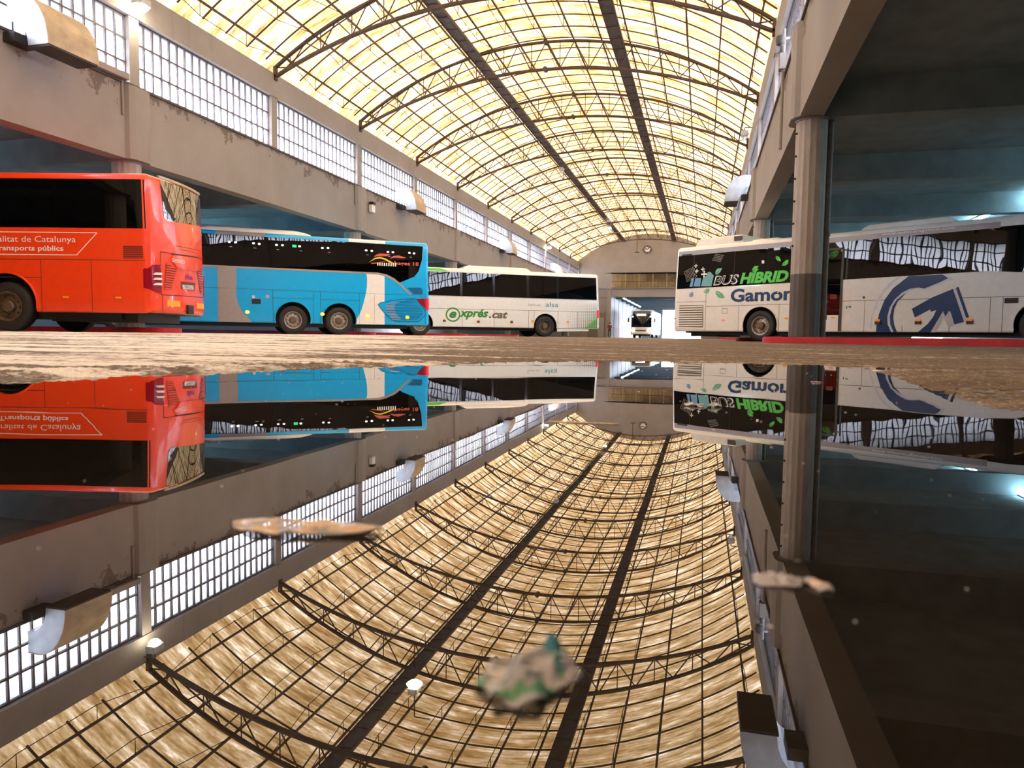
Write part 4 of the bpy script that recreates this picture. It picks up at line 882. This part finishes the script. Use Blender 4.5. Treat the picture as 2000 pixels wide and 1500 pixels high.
# ---------------------------------------------------------------- sky-blue coach
c = Coach('coach', (-10.276, 26.146, 0.0), math.radians(37.5 + 180), 'left', 12.9, 2.55, 3.62, 0.44, 'blue', 'sky-blue touring coach with grey stripes and a long black window band', bulge=0.10, lean=0.05, R=0.16, rr=0.12, tb=0.0)
c.body([(3.42, 0.60), (5.06, 0.60), (10.6, 0.60)], ra=0.61)
c.patch([(-0.03 + 0.05, 3.47)] and [(0.22, 3.47), (0.27, 2.95), (0.42, 2.5), (0.58, 2.31), (1.15, 2.06), (1.35, 2.19), (1.65, 2.34), (1.99, 2.39), (2.8, 2.40), (11.8, 2.40), (12.6, 2.1), (12.7, 3.2), (12.3, 3.47)], 'side_glass', 'glass', off=0.004)
c.patch([(12.0, 2.40), (2.72, 2.40), (1.99, 2.40), (1.65, 2.345), (1.35, 2.20), (1.15, 2.05), (0.69, 1.62), (0.76, 1.60), (1.15, 1.95), (1.4, 2.13), (1.7, 2.27), (1.99, 2.33), (2.72, 2.335), (12.0, 2.335)], 'window_trim', 'greige', off=0.012)
c.patch([(7.57, 2.335), (6.97, 2.335), (6.95, 1.9), (6.98, 1.5), (6.93, 1.15), (6.80, 0.85), (6.6, 0.62), (6.48, 0.46), (7.57, 0.46)], 'grey_stripe', 'greige', off=0.003)
c.patch([(2.42, 2.33), (2.39, 2.15), (2.40, 1.85), (2.45, 1.55), (2.58, 1.05), (2.69, 0.8), (2.80, 0.60), (2.80, 0.46), (1.735, 0.46), (1.735, 2.27), (1.99, 2.33)], 'grey_stripe', 'cream', off=0.003)
c.patch([(3.07, 3.48), (3.07, 3.61), (1.71, 3.61), (1.71, 3.48)], 'roof_stripe', 'cream', off=0.006)
c.patch([(7.6, 3.48), (7.6, 3.61), (6.0, 3.61), (6.0, 3.48)], 'roof_stripe', 'greige', off=0.006)
c.lines([((12, 1.645), (0.16, 1.60)), ((7.54, 1.63), (7.54, 0.47)), ((5.75, 1.63), (5.75, 0.47)), ((4.35, 1.6), (4.35, 0.47)), ((4.10, 1.6), (4.10, 0.47)), ((2.68, 1.61), (2.68, 0.47)), ((2.12, 1.6), (2.12, 0.47)), ((5.75, 1.34), (4.35, 1.34)), ((4.1, 1.33), (2.68, 1.33)), ((0.15, 1.6), (0.15, 0.5)), ((9.3, 1.63), (9.3, 0.47))])
c.patch(D['b_flapo'], 'fuel_flap_frame', 'blue', off=0.004, thick=0.01); c.patch(D['b_flap'], 'fuel_flap', 'blue_dark', off=0.018)
gr = c.patch([(1.99, 1.20), (1.89, 1.28), (1.4, 1.38), (0.61, 1.49), (0.52, 1.46), (0.16, 1.01), (0.15, 0.84), (0.41, 0.60), (1.32, 0.58), (1.75, 0.9)], 'engine_grille', 'blue', off=0.004, thick=0.012)
P = [(1.99, 1.20), (1.89, 1.28), (1.4, 1.38), (0.61, 1.49), (0.52, 1.46), (0.16, 1.01), (0.15, 0.84), (0.41, 0.60), (1.32, 0.58), (1.75, 0.9)]
c.lines([(P[i], P[(i + 1) % 10]) for i in range(10)], 'grille_edge', 'navy', 0.02, off=0.022, parent=gr)
segs = []
for k in range(14):
    z = 0.66 + 0.058 * k; xl = np.interp(z, [0.6, 0.9, 1.2, 1.3, 1.45], [1.40, 1.66, 1.72, 1.5, 0.75]); xr = np.interp(z, [0.6, 0.85, 1.0, 1.45], [0.50, 0.24, 0.26, 0.60]); segs.append(((xl, z - 0.02), (xr, z + 0.03)))
c.lines(segs, 'slats', 'navy', 0.020, off=0.024, parent=gr)
c.lines([((a, b + 0.02), (a - 0.35, b + 0.03)) for (a, b), _ in segs[:-2]], 'slat_highlights', 'ice', 0.012, off=0.026, parent=gr)
c.patch([(0.51, 1.46), (0.02, 1.50), (0.02, 1.05), (0.13, 1.06)], 'tail_lamp', 'tail', off=0.012, thick=0.012)
c.patch([(0.13, 1.49), (0.0, 1.50), (0.0, 1.04), (0.11, 1.05)], 'lit_lamp', 'tail_lit', off=0.03)
c.patch([(0.0, 1.05), (0.34, 1.05), (0.3, 1.5), (0.0, 1.5)], 'tail_lamp', 'tail', fn=c.Rr, off=0.012, thick=0.012)
c.patch([(0.3, 2.3), (2.25, 2.3), (2.2, 3.4), (0.35, 3.4)], 'rear_window', 'mirror_glass', fn=c.Rr, off=0.004)
c.patch(D['b_red1'], 'logo_swoosh', 'scarlet', off=0.009); c.patch(D['b_red2'], 'logo_swoosh', 'scarlet', off=0.009); c.patch(D['b_pink'], 'logo_swoosh', 'scarlet', off=0.009); c.patch(D['b_yel'], 'logo_swoosh', 'yellow', off=0.011)
c.text('bages 18', 1.36, 2.68, 0.40, 2.86, 'scarlet', bold=0.02)
c.patch([c.rect(2.02 - 0.085 * k, 2.66, 1.975 - 0.085 * k, 2.66 + 0.10 + 0.004 * k) for k in range(9)], 'logo_bars', 'white', off=0.010)
for x, z in D['b_dot'] + D['b_dots2']: c.patch(ellipse(x, z, 0.045, 0.032, 10), 'reading_light', 'lamp_white', off=0.008)
for x, z in D['b_dot'][::2] + D['b_dots2'][::2]: c.patch([(x, z - 0.165), (x - 0.09, z - 0.17), (x - 0.09, z - 0.155), (x, z - 0.15)], 'reading_light', 'ice', off=0.008)
c.patch(c.rect(4.93, 3.16, 5.07, 3.25), 'exit_light', 'lamp_green', off=0.008)
c.patch(c.rect(6.16, 1.11, 6.46, 1.28), 'charge_socket', 'black', off=0.006, thick=0.01); c.patch(c.rect(6.36, 1.3, 6.45, 1.40), 'socket_lid', 'offwhite', off=0.006, thick=0.01)
c.patch(ellipse(5.93, 1.38, 0.07, 0.06), 'round_sticker', mat('lilac_sticker', (0.45, 0.4, 0.7), 0.4), off=0.006)
for x, z in ((6.61, 0.81), (4.03, 0.80), (2.37, 0.76), (0.86, 0.75)):
    c.patch(ellipse(x, z, 0.075, 0.06), 'marker_light', 'amber_lit', off=0.004, thick=0.03)
for x in (3.42, 5.06, 10.6): c.wheel(x, 0.565, 0.515); c.arch_lip(x, 0.60, 0.61)
c.pod(4.3, 8.3, 0.20, 0.15, 2.3, 'cream', taper=0.9); c.pod(6.2, 10.5, 0.14, 0.4, 2.1, 'greige', z=3.72, taper=0.5)
c.chassis(); c.patch([(0.15, 1.3), (2.4, 1.3), (2.4, 3.2), (0.15, 3.2)], 'windscreen', 'glass', fn=c.Fr)

# ---------------------------------------------------------------- white coach with green lettering
c = Coach('coach', (-5.123, 36.636, 0.0), math.radians(35 + 180), 'left', 12.2, 2.55, 3.27, 0.48, 'cream', 'white coach with green e-logo lettering and a fading green dot pattern', bulge=0.08, lean=0.05, R=0.16, rr=0.12, tb=0.085)
c.body([(2.98, 0.60), (9.3, 0.60)], ra=0.61)
c.patch([(0.15, 1.97), (11.6, 1.93), (11.8, 2.9), (11.4, 3.06), (0.15, 3.08)], 'side_glass', 'glass', off=0.004)
c.lines([((x, 1.96), (x, 3.06)) for x in (7.31, 5.68, 3.92, 2.32, 9.0)], 'window_pillars', 'black_gloss', 0.12, off=0.008)
c.lines([((11, 1.33), (0.10, 1.36)), ((7.26, 1.33), (7.26, 0.5)), ((5.66, 1.33), (5.66, 0.5)), ((3.87, 1.33), (3.87, 0.5)), ((3.58, 1.33), (3.58, 0.5)), ((2.29, 1.34), (2.29, 0.5)), ((1.21, 1.35), (1.21, 0.5)), ((9.9, 1.33), (9.9, 0.5))], w=0.014)
c.lines([((11.5, 1.905), (0.12, 1.945))], 'belt_line', 'shade_ice', 0.02)
def ring(cx, cz, ro, ri, a0, a1, n=28):
    t = np.linspace(a0, a1, n); return [(cx + ro[0] * math.cos(q), cz + ro[1] * math.sin(q)) for q in t] + [(cx + ri[0] * math.cos(q), cz + ri[1] * math.sin(q)) for q in t[::-1]]
c.patch([ring(7.72, 1.06, (0.36, 0.34), (0.29, 0.27), 2 * PI * k / 24, 2 * PI * (k + 1) / 24, 2) for k in range(24)], 'logo_ring', 'forest', off=0.006)
c.text('e', 7.90, 0.90, 7.54, 1.21, 'forest', bold=0.04, shear=0.3)
c.text('xprés', 7.42, 0.84, 5.96, 1.36, 'forest', bold=0.035, shear=0.3)
c.text('.cat', 5.93, 0.93, 4.95, 1.27, 'olive', bold=0.035, shear=0.3)
c.text('Operat per:', 3.90, 1.56, 3.25, 1.68, 'shade_ice' if False else 'olive')
c.text('alsa', 2.98, 1.55, 2.29, 1.79, 'alsa', bold=0.005)
pol = [[], [], []]
for i in range(17):
    for j in range(18):
        x = 0.14 + i * 0.105; z = 0.56 + j * 0.075
        if x > 1.15 and z > 1.30 and j % 2: continue
        f = (1 - i / 17) * (1.15 - j / 20); r_ = 0.034 * max(0.28, min(1, f + 0.1))
        if f < 0.12 and (i + j) % 2: continue
        if z > 1.92: continue
        pol[0 if j < 8 and i < 7 else (1 if j < 12 else 2)].append([(x - r_, z - r_), (x + r_, z - r_), (x + r_, z + r_), (x - r_, z + r_)])
c.patch(pol[0], 'dot_pattern', 'forest', off=0.006); c.patch(pol[1], 'dot_pattern', 'olive', off=0.006); c.patch(pol[2], 'dot_pattern', 'silver', off=0.006)
c.patch([(0.12, 0.50), (0.9, 0.50), (0.5, 0.75), (0.12, 1.05)], 'green_fade', mat('pale_lime_vinyl', (0.42, 0.62, 0.22), 0.4), off=0.003)
c.patch([(9.6, 3.10), (7.9, 3.10), (8.3, 3.22), (9.9, 3.22)], 'roof_stripe', 'green', off=0.006)
for x, z in ((8.14, 0.80), (6.46, 0.79), (4.76, 0.80)): c.marker(x, z, 'amber', 0.09, 0.05)
for x in (3.66, 1.75, 0.62): c.patch(ellipse(x, 0.83, 0.06, 0.06), 'marker_light', 'reflector', off=0.004, thick=0.02)
c.patch([(0.06, 1.02), (0.0, 1.05), (0.0, 1.45), (0.06, 1.40)], 'tail_lamp', 'tail_lit', off=0.012, thick=0.02); c.patch([(0.0, 1.05), (0.2, 1.05), (0.2, 1.45), (0.0, 1.45)], 'tail_lamp', 'tail_lit', fn=c.Rr, off=0.01, thick=0.03)
c.patch([(0.35, 2.0), (2.2, 2.0), (2.2, 3.0), (0.35, 3.0)], 'rear_window', 'glass', fn=c.Rr)
c.patch([(2.34, 0.34), (0.60, 0.38), (0.60, 0.47), (2.34, 0.47)], 'open_flap', 'white', off=0.02, thick=0.02)
c.wheel(2.98, 0.59, 0.525, rimm='rim_dark'); c.wheel(9.3, 0.59, 0.525); c.arch_lip(2.98, 0.60, 0.61); c.arch_lip(9.3, 0.60, 0.61)
c.pod(3.7, 7.2, 0.20, 0.2, 2.3, 'cream', taper=0.35)
c.chassis(); c.patch([(0.15, 1.3), (2.4, 1.3), (2.4, 3.0), (0.15, 3.0)], 'windscreen', 'glass', fn=c.Fr)

# ---------------------------------------------------------------- white hybrid coach on the right
c = Coach('coach', (-1.036, 26.711, 0.0025), math.radians(-33.5), 'right', 13.2, 2.55, 3.42, 0.33, 'cream', 'white hybrid coach on the right with leaf graphics and a big navy G', bulge=0.10, lean=0.05, R=0.14, scale=0.97, rr=0.12, tb=0.040)
c.body([(3.50, 0.55), (11.35, 0.55)], ra=0.62)
c.patch([(0.10, 1.90), (4.5, 1.93), (8.09, 1.96), (10.1, 1.98), (10.9, 1.90), (11.6, 1.7), (12.9, 1.6), (12.95, 3.0), (10.8, 3.14), (0.10, 3.13)], 'side_glass', 'glass', off=0.004)
c.patch([(0.10, 3.11), (10.3, 3.11), (10.3, 3.27), (0.10, 3.27)], 'grey_cantrail', 'silver', off=0.006)
c.patch(D['ventslot'], 'vent_slot', 'black', off=0.01)
c.lines([((x, 1.93), (x, 3.11)) for x in (0.82, 2.46)], 'window_joints', 'seam', 0.02, off=0.006)
c.patch([(6.30, 1.95), (6.36, 1.95), (6.36, 2.9), (6.30, 2.9)], 'window_joint', 'black', off=0.006)
c.lines([((0.10, 1.42), (1.37, 1.41)), ((1.38, 1.88), (1.38, 0.35)), ((1.38, 1.23), (5.4, 1.24)), ((2.70, 1.24), (2.70, 0.35)), ((4.18, 1.24), (4.18, 0.35)), ((6.25, 1.285), (12.4, 1.285)), ((6.92, 1.28), (6.92, 0.34)), ((10.18, 1.28), (10.18, 0.34)), ((10.47, 1.28), (10.47, 0.34)), ((8.0, 0.55), (8.0, 0.34)), ((9.22, 0.52), (9.22, 0.34)), ((2.05, 1.14), (2.25, 1.14)), ((2.05, 0.98), (2.25, 0.98)), ((2.05, 1.14), (2.05, 0.98)), ((2.25, 1.14), (2.25, 0.98))])
c.lines([((0.02, 0.44), (1.4, 0.40)), ((0.02, 0.50), (0.25, 0.49))], 'bumper_crease', 'shade_ice', 0.02)
# rear side grille
g = c.patch([(0.25, 0.50), (1.29, 0.48), (1.28, 1.28), (0.25, 1.30)], 'engine_grille', 'olive', off=0.003)
for k in range(9): c.patch(c.rect(0.27, 0.53 + 0.085 * k, 1.27, 0.575 + 0.085 * k), 'louvre_slat', 'cream', off=0.006, thick=0.02, parent=g)
for n_, mm in (('bar1', 'paleblue'), ('bar2', 'paleblue'), ('bar3', 'teal')): c.patch(D[n_], 'graphic_bar', mm, off=0.008)
for n_, mm in (('leafA', 'mint'), ('leafB', 'green'), ('leafC', 'green'), ('leafD', 'green'), ('leafE', 'paleblue'), ('leafF', 'mint'), ('leafG', 'mint')):
    c.patch(D[n_], 'leaf_graphic', mm, off=0.008)
    P = D[n_]; a, b = P[0], P[len(P) // 2]; c.lines([(a, ((a[0] + b[0]) / 2, (a[1] + b[1]) / 2))], 'leaf_vein', 'black' if P[0][1] > 1.9 else 'white', 0.015, off=0.011)
c.patch([(5.72, 2.66), (5.80, 2.80), (5.98, 2.86), (6.06, 2.82), (6.0, 2.68), (5.85, 2.62)], 'leaf_graphic', 'green', off=0.008)
c.patch(D['sticker'], 'square_sticker', 'white', off=0.008)
c.text('BUS', 1.66, 1.965, 2.66, 2.30, 'white', shear=0.22, bold=0.035, off=0.008, skew=0.01)
c.text('BUS', 1.70, 1.995, 2.61, 2.275, 'black', shear=0.22, bold=0.012, off=0.011, skew=0.01)
c.text('HÍBRID', 2.70, 1.97, 4.46, 2.44, 'green', shear=0.22, bold=0.05, off=0.008)
gm = c.text('Gamon', 2.37, 1.355, 4.66, 1.81, 'navy', bold=0.03, off=0.006)
c.patch([(4.09, 1.62), (4.12, 1.60), (4.20, 1.74), (4.16, 1.76)], 'logo_notch', 'cream', off=0.011)
def star(x, z, r): return [[(x - r * .22, z - r), (x + r * .22, z - r), (x + r * .22, z + r), (x - r * .22, z + r)], [(x - r, z - r * .22), (x + r, z - r * .22), (x + r, z + r * .22), (x - r, z + r * .22)]]
c.patch(star(1.26, 2.39, 0.12) + star(0.90, 2.71, 0.07) + star(0.95, 2.52, 0.07) + star(1.20, 2.57, 0.075), 'star_pattern', 'white', off=0.009)
dt = []
for i in range(8):
    for j in range(8):
        x = 0.40 + i * 0.058 + j * 0.022; z = 2.52 + i * 0.022 - j * 0.052; dt.append([(x - .010, z - .012), (x + .010, z - .012), (x + .010, z + .012), (x - .010, z + .012)])
for i in range(7):
    for j in range(5):
        x = 1.70 + i * 0.052 - j * 0.03; z = 3.07 - i * 0.012 - j * 0.05; dt.append([(x - .009, z - .010), (x + .009, z - .010), (x + .009, z + .010), (x - .009, z + .010)])
c.patch(dt, 'white_dot_pattern', 'white', off=0.009)
c.patch(D['g_shade'], 'logo_halo', 'ice', off=0.004); c.patch(D['g_outer'], 'logo_curve', 'navy', off=0.006); c.patch(D['g_inner'], 'logo_curve', 'navy', off=0.006)
c.patch(D['g_white'], 'logo_edge', 'ice', off=0.008); c.patch(D['g_gleam2'], 'logo_edge', 'shade_ice', off=0.006); c.patch(D['g_gleam'], 'logo_edge', 'ice', off=0.006)
c.patch(D['g_hand'], 'logo_letter', 'navy', off=0.009); c.patch(D['g_bar'], 'logo_bar', 'navy', off=0.008)
c.text('www.autocarsgamon.com', 7.30, 3.17, 9.22, 3.25, 'white', off=0.012)
for x in (7.32, 8.42, 9.72): c.marker(x, 0.66, 'amber', 0.12, 0.06)
for x, z in ((2.10, 0.72), (5.98, 0.76), (4.45, 0.76)): c.patch(c.rect(x - .06, z, x + .06, z + .04), 'marker_light', 'amber', thick=0.012)
c.patch(c.rect(10.50, 1.11, 10.80, 1.25), 'air_inlet', 'black', off=0.005, thick=0.01)
c.patch(ellipse(6.88, 1.38, 0.035, 0.035), 'fuel_cap', 'dark_metal', off=0.004, thick=0.01); c.patch([c.rect(6.36, 1.05, 6.40, 1.13), c.rect(6.44, 1.08, 6.52, 1.13)], 'small_decals', 'forest', off=0.006)
# middle door
d_ = c.patch([(5.25, 0.36), (6.20, 0.36), (6.20, 2.90), (5.25, 2.90)], 'middle_door', 'glass', off=0.008)
c.patch([(5.25, 0.36), (6.14, 0.36), (6.14, 0.86), (5.25, 0.86)], 'door_panel', 'cream', off=0.012, parent=d_)
c.lines([((6.20, 0.36), (6.20, 2.90)), ((5.25, 2.90), (6.20, 2.90)), ((5.25, 0.36), (5.25, 2.9))], 'door_frame', 'dark_metal', 0.07, off=0.016, parent=d_)
c.patch([c.rect(5.86, 1.36, 6.06, 1.50)], 'door_sticker', 'darkred', off=0.012, parent=d_)
c.wheel(3.50, 0.535, 0.525); c.wheel(11.35, 0.535, 0.525); c.arch_lip(3.50, 0.55, 0.62); c.arch_lip(11.35, 0.55, 0.62)
c.pod(0.70, 2.65, 0.34, 0.25, 2.3, 'offwhite', taper=0.18); m = MB(); m.box((2.28, min(c.Y(0.24), c.Y(0.3)), 3.50), (2.58, max(c.Y(0.24), c.Y(0.3)), 3.66)); m.build('unit_vent', 'dark_metal', c.root)
c.pod(2.9, 3.9, 0.12, 0.3, 2.2, 'cream', taper=0.1); c.pod(6.6, 9.2, 0.22, 0.2, 2.3, 'cream', taper=0.4)
c.patch([(0.0, 0.60), (0.06, 0.60), (0.06, 0.68), (0.0, 0.68)], 'marker_light', 'amber', off=0.008, thick=0.02); c.patch(ellipse(0.05, 0.82, 0.035, 0.035), 'side_socket', 'dark_metal', off=0.004, thick=0.03)
c.patch([(0.35, 2.0), (2.2, 2.0), (2.2, 3.1), (0.35, 3.1)], 'rear_window', 'glass', fn=c.Rr); c.chassis()
c.patch([(0.15, 1.3), (2.4, 1.3), (2.4, 3.0), (0.15, 3.0)], 'windscreen', 'glass', fn=c.Fr)
m = MB(); m.box((0.5, c.Y(0.4), 0.16), (1.6, c.Y(2.0), 0.35)); m.box((0.2, c.Y(0.5), 0.28), (3, c.Y(2.2), 0.36)); m.build('exhaust_box', 'black', c.root)

# ---------------------------------------------------------------- coach arriving through the tunnel
c = Coach('coach', (-5.6, 100.2, 0.0), math.radians(-90 - 1.5), 'left', 12.0, 2.55, 3.45, 0.45, 'cream', 'white coach with glaring headlamps arriving through the tunnel', bulge=0.08, R=0.22)
c.body([(9.4, 0.6), (3.2, 0.6)], ra=0.6)
ws = c.patch([(0.08, 1.35), (2.47, 1.35), (2.45, 2.7), (2.3, 3.0), (0.25, 3.0), (0.10, 2.7)], 'windscreen', 'glass', fn=c.Fr, off=0.01)
c.patch([(0.75, 2.72), (1.85, 2.72), (1.85, 2.95), (0.75, 2.95)], 'destination_display', 'lamp_white', fn=c.Fr, off=0.02, parent=ws)
c.patch([(0.15, 3.02), (2.4, 3.02), (2.3, 3.3), (0.25, 3.3)], 'front_visor', 'olive', fn=c.Fr, off=0.01, thick=0.05)
c.patch([(0.75, 0.86), (1.95, 0.86), (2.05, 1.02), (0.65, 1.02)], 'front_grille', 'black', fn=c.Fr, off=0.01)
for u in (0.28, 2.27): c.patch(ellipse(u, 0.98, 0.20, 0.15), 'headlamp', 'head', fn=c.Fr, off=0.02, thick=0.03)
for u in (0.22, 2.33): c.patch(ellipse(u, 2.62, 0.09, 0.09), 'upper_lamp', 'lamp_white', fn=c.Fr, off=0.02)
c.patch([(1.0, 0.55), (1.55, 0.55), (1.55, 0.66), (1.0, 0.66)], 'licence_plate', 'plate', fn=c.Fr, off=0.015)
c.patch([(0.3, 1.9), (11.4, 1.9), (11.4, 2.95), (0.3, 2.95)], 'side_glass', 'glass')
for u, sg in ((-0.30, 1), (c.W + 0.30, -1)):
    m = MB(); fx = c.L + 0.1; m.box((fx - 0.1, c.Y(u) - 0.09, 1.95), (fx + 0.05, c.Y(u) + 0.09, 2.45)); m.bar((fx - 0.02, c.Y(u), 2.45), (fx - 0.3, c.Y(u + sg * 0.35), 2.85), 0.03, 6); m.build('wing_mirror', 'black', c.root)
c.wheel(9.4, 0.57, 0.52); c.wheel(3.2, 0.57, 0.52); c.chassis()
c.pod(4, 7, 0.2, 0.3, 2.2, 'cream')

# ================================================================ SMALL THINGS
# person at the foot of the end wall
def person(x, y, rz):
    o = empty('person', (x, y, float(ground(x, y))), rz); tag(o, 'person in dark trousers and dark red jacket standing by the doorway pier', 'person')
    V = [(0, 0, .95), (0, 0, 1.2), (0, 0, 1.42), (0, 0, 1.52), (.10, 0, .88), (.12, .01, .48), (.12, 0, .07), (.12, -.14, .04), (-.10, 0, .88), (-.13, .02, .48), (-.14, .03, .07), (-.15, -.11, .04), (.19, 0, 1.40), (.24, -.02, 1.12), (.15, -.22, 1.02), (-.19, 0, 1.40), (-.24, -.02, 1.12), (-.13, -.22, 1.05), (0, -.02, 1.62), (0, -.02, 1.72)]
    Eg = [(0, 1), (1, 2), (2, 3), (0, 4), (4, 5), (5, 6), (6, 7), (0, 8), (8, 9), (9, 10), (10, 11), (2, 12), (12, 13), (13, 14), (2, 15), (15, 16), (16, 17), (3, 18), (18, 19)]
    Rd = [.15, .14, .15, .06, .10, .07, .045, .04, .10, .07, .045, .04, .06, .045, .035, .06, .045, .035, .095, .07]
    me = bpy.data.meshes.new('body'); me.from_pydata(V, Eg, []); b = link('body', me, o); md = b.modifiers.new('s', 'SKIN'); b.modifiers.new('ss', 'SUBSURF').levels = 1; b.modifiers['ss'].render_levels = 1
    for i, v in enumerate(me.skin_vertices[0].data): v.radius = (Rd[i], Rd[i] * 0.8); v.use_root = (i == 0)
    bpy.context.view_layer.update(); m2 = bpy.data.meshes.new_from_object(b.evaluated_get(bpy.context.evaluated_depsgraph_get())); b.modifiers.clear(); b.data = m2
    for n_ in ('cloth_red', 'cloth_dark', 'skin'): m2.materials.append(M[n_])
    for p in m2.polygons:
        z = p.center.z; p.material_index = 2 if z > 1.47 or (p.center.y < -0.19 and 0.95 < z < 1.12) else (0 if z > 0.93 else 1); p.use_smooth = True
    m = MB(); m.lathe([(0, 1.80), (0.07, 1.79), (0.105, 1.73), (0.11, 1.66), (0.10, 1.60)], 12, axis='z', c=(0, 0.02, 0)); m.build('hair', 'hair', o, smooth=True)
person(-10.5, YE - 1.6, 0.2)
# debris in the puddle: crumpled film, leaves, flecks
def crumple(name, x, y, rx, ry, rot, hgt, mats, label, cat, seed, n=20, group=None):
    r = random.Random(seed); o = empty(name, (x, y, 0.0), rot); tag(o, label, cat, group); m = MB()
    vs = {}
    for i in range(n + 1):
        for j in range(n + 1):
            a = i / n * 2 - 1; b = j / n * 2 - 1; k = 0.75 + 0.35 * float(vnoise(np.array([a * 2 + seed]), np.array([b * 2.0]), seed)[0])
            z = hgt * (0.15 + 0.9 * float(vnoise(np.array([a * 4 + 9]), np.array([b * 4.0 + seed]), seed)[0]) ** 1.3) * max(0.0, 1 - (a * a + b * b) * 0.42) + 0.0004
            vs[i, j] = len(m.v); m.v.append((a * rx * k * (1 - 0.25 * b * b), b * ry * k * (1 - 0.3 * a * a), z))
    for i in range(n):
        for j in range(n):
            a = (i, j); q = (vs[i, j], vs[i + 1, j], vs[i + 1, j + 1], vs[i, j + 1]); m.f.append(q); m.mi.append(0 if vnoise(np.array([i * 0.35]), np.array([j * 0.35]), seed + 3)[0] < 0.62 else 1)
    p = m.build('sheet', mats, o, smooth=True); md = p.modifiers.new('t', 'SOLIDIFY'); md.thickness = 0.0003; return o
def film(name, col, tr=0.5):
    t = NT(name); b = t.bsdf; b.inputs['Base Color'].default_value = tuple(col) + (1,); b.inputs['Roughness'].default_value = 0.12; b.inputs['Alpha'].default_value = 1 - tr
    t.bump(t.noise(t.coord('Object'), 300, 3), 0.5, 0.001); return t.m
F1, F2, F3, F4 = film('brown_cellophane', (0.62, 0.45, 0.32), 0.1), film('clear_cellophane', (0.50, 0.50, 0.56), 0.45), film('teal_film', (0.08, 0.30, 0.36), 0.2), film('green_film', (0.10, 0.30, 0.18), 0.2)
crumple('plastic_wrapper', -0.166, 0.272, 0.038, 0.014, 0.12, 0.004, [F1, F2], 'crumpled brown plastic wrapper floating in the puddle on the left', 'wrapper', 3)
crumple('plastic_wrapper', -0.039, 0.166, 0.0100, 0.0155, -0.55, 0.007, [F2, F4], 'crumpled clear and teal plastic scrap floating at the bottom centre', 'wrapper', 8)
crumple('plastic_scrap', -0.036, 0.180, 0.004, 0.003, 0.3, 0.008, [F3, F3], 'small teal film piece on the clear plastic scrap', 'scrap', 12, 10)
crumple('plastic_scrap', 0.028, 0.263, 0.010, 0.008, 0.2, 0.002, [F2, F2], 'pale blurred plastic scrap lying in front of the big column reflection', 'scrap', 5, 12)
crumple('plastic_scrap', 0.041, 0.262, 0.004, 0.007, 0.4, 0.002, [F2, F1], 'pale scrap beside the blurred plastic piece on the right', 'scrap', 6, 10)
F5 = film('white_petal', (0.85, 0.86, 0.95), 0.25)
crumple('petal', -0.008, 0.925, 0.012, 0.006, 0.1, 0.006, [F5, F5], 'left one of two pale petals floating on the puddle', 'petal', 21, 10, 'pale petals on the puddle'); crumple('petal', 0.017, 0.922, 0.011, 0.006, 0.9, 0.006, [F5, F5], 'right one of two pale petals floating on the puddle', 'petal', 22, 10, 'pale petals on the puddle')
crumple('plastic_scrap', 0.222, 1.53, 0.012, 0.006, 0.1, 0.003, [F2, film('magenta_film', (0.75, 0.08, 0.4), 0.0)], 'tiny pink and white plastic bit by the column reflection', 'scrap', 31, 8)
crumple('foam_patch', -0.112, 0.70, 0.035, 0.006, 0.05, 0.001, [F2, F1], 'thin streak of pale foam on the water below the end wall reflection', 'foam', 33, 10)
fl_ = MB()
for k in range(170):
    d_ = random.uniform(0.2, 2.0); a = random.uniform(-0.7, 0.72); x = CF.x * d_ + CR.x * d_ * a; y = CF.y * d_ + CR.y * d_ * a; r_ = random.uniform(0.0003, 0.0011) * (0.45 + d_); t0 = random.random() * 6
    n = 6; fl_.prism([(x + r_ * math.cos(t0 + 2 * PI * i / n) * random.uniform(.6, 1.4), y + r_ * 0.8 * math.sin(t0 + 2 * PI * i / n)) for i in range(n)], 0.0002, 0.0002 + r_ * 0.35, axis='z')
tag(fl_.build('floating_flecks', 'offwhite'), 'tiny pale flecks scattered over the puddle', 'flecks', kind='stuff')
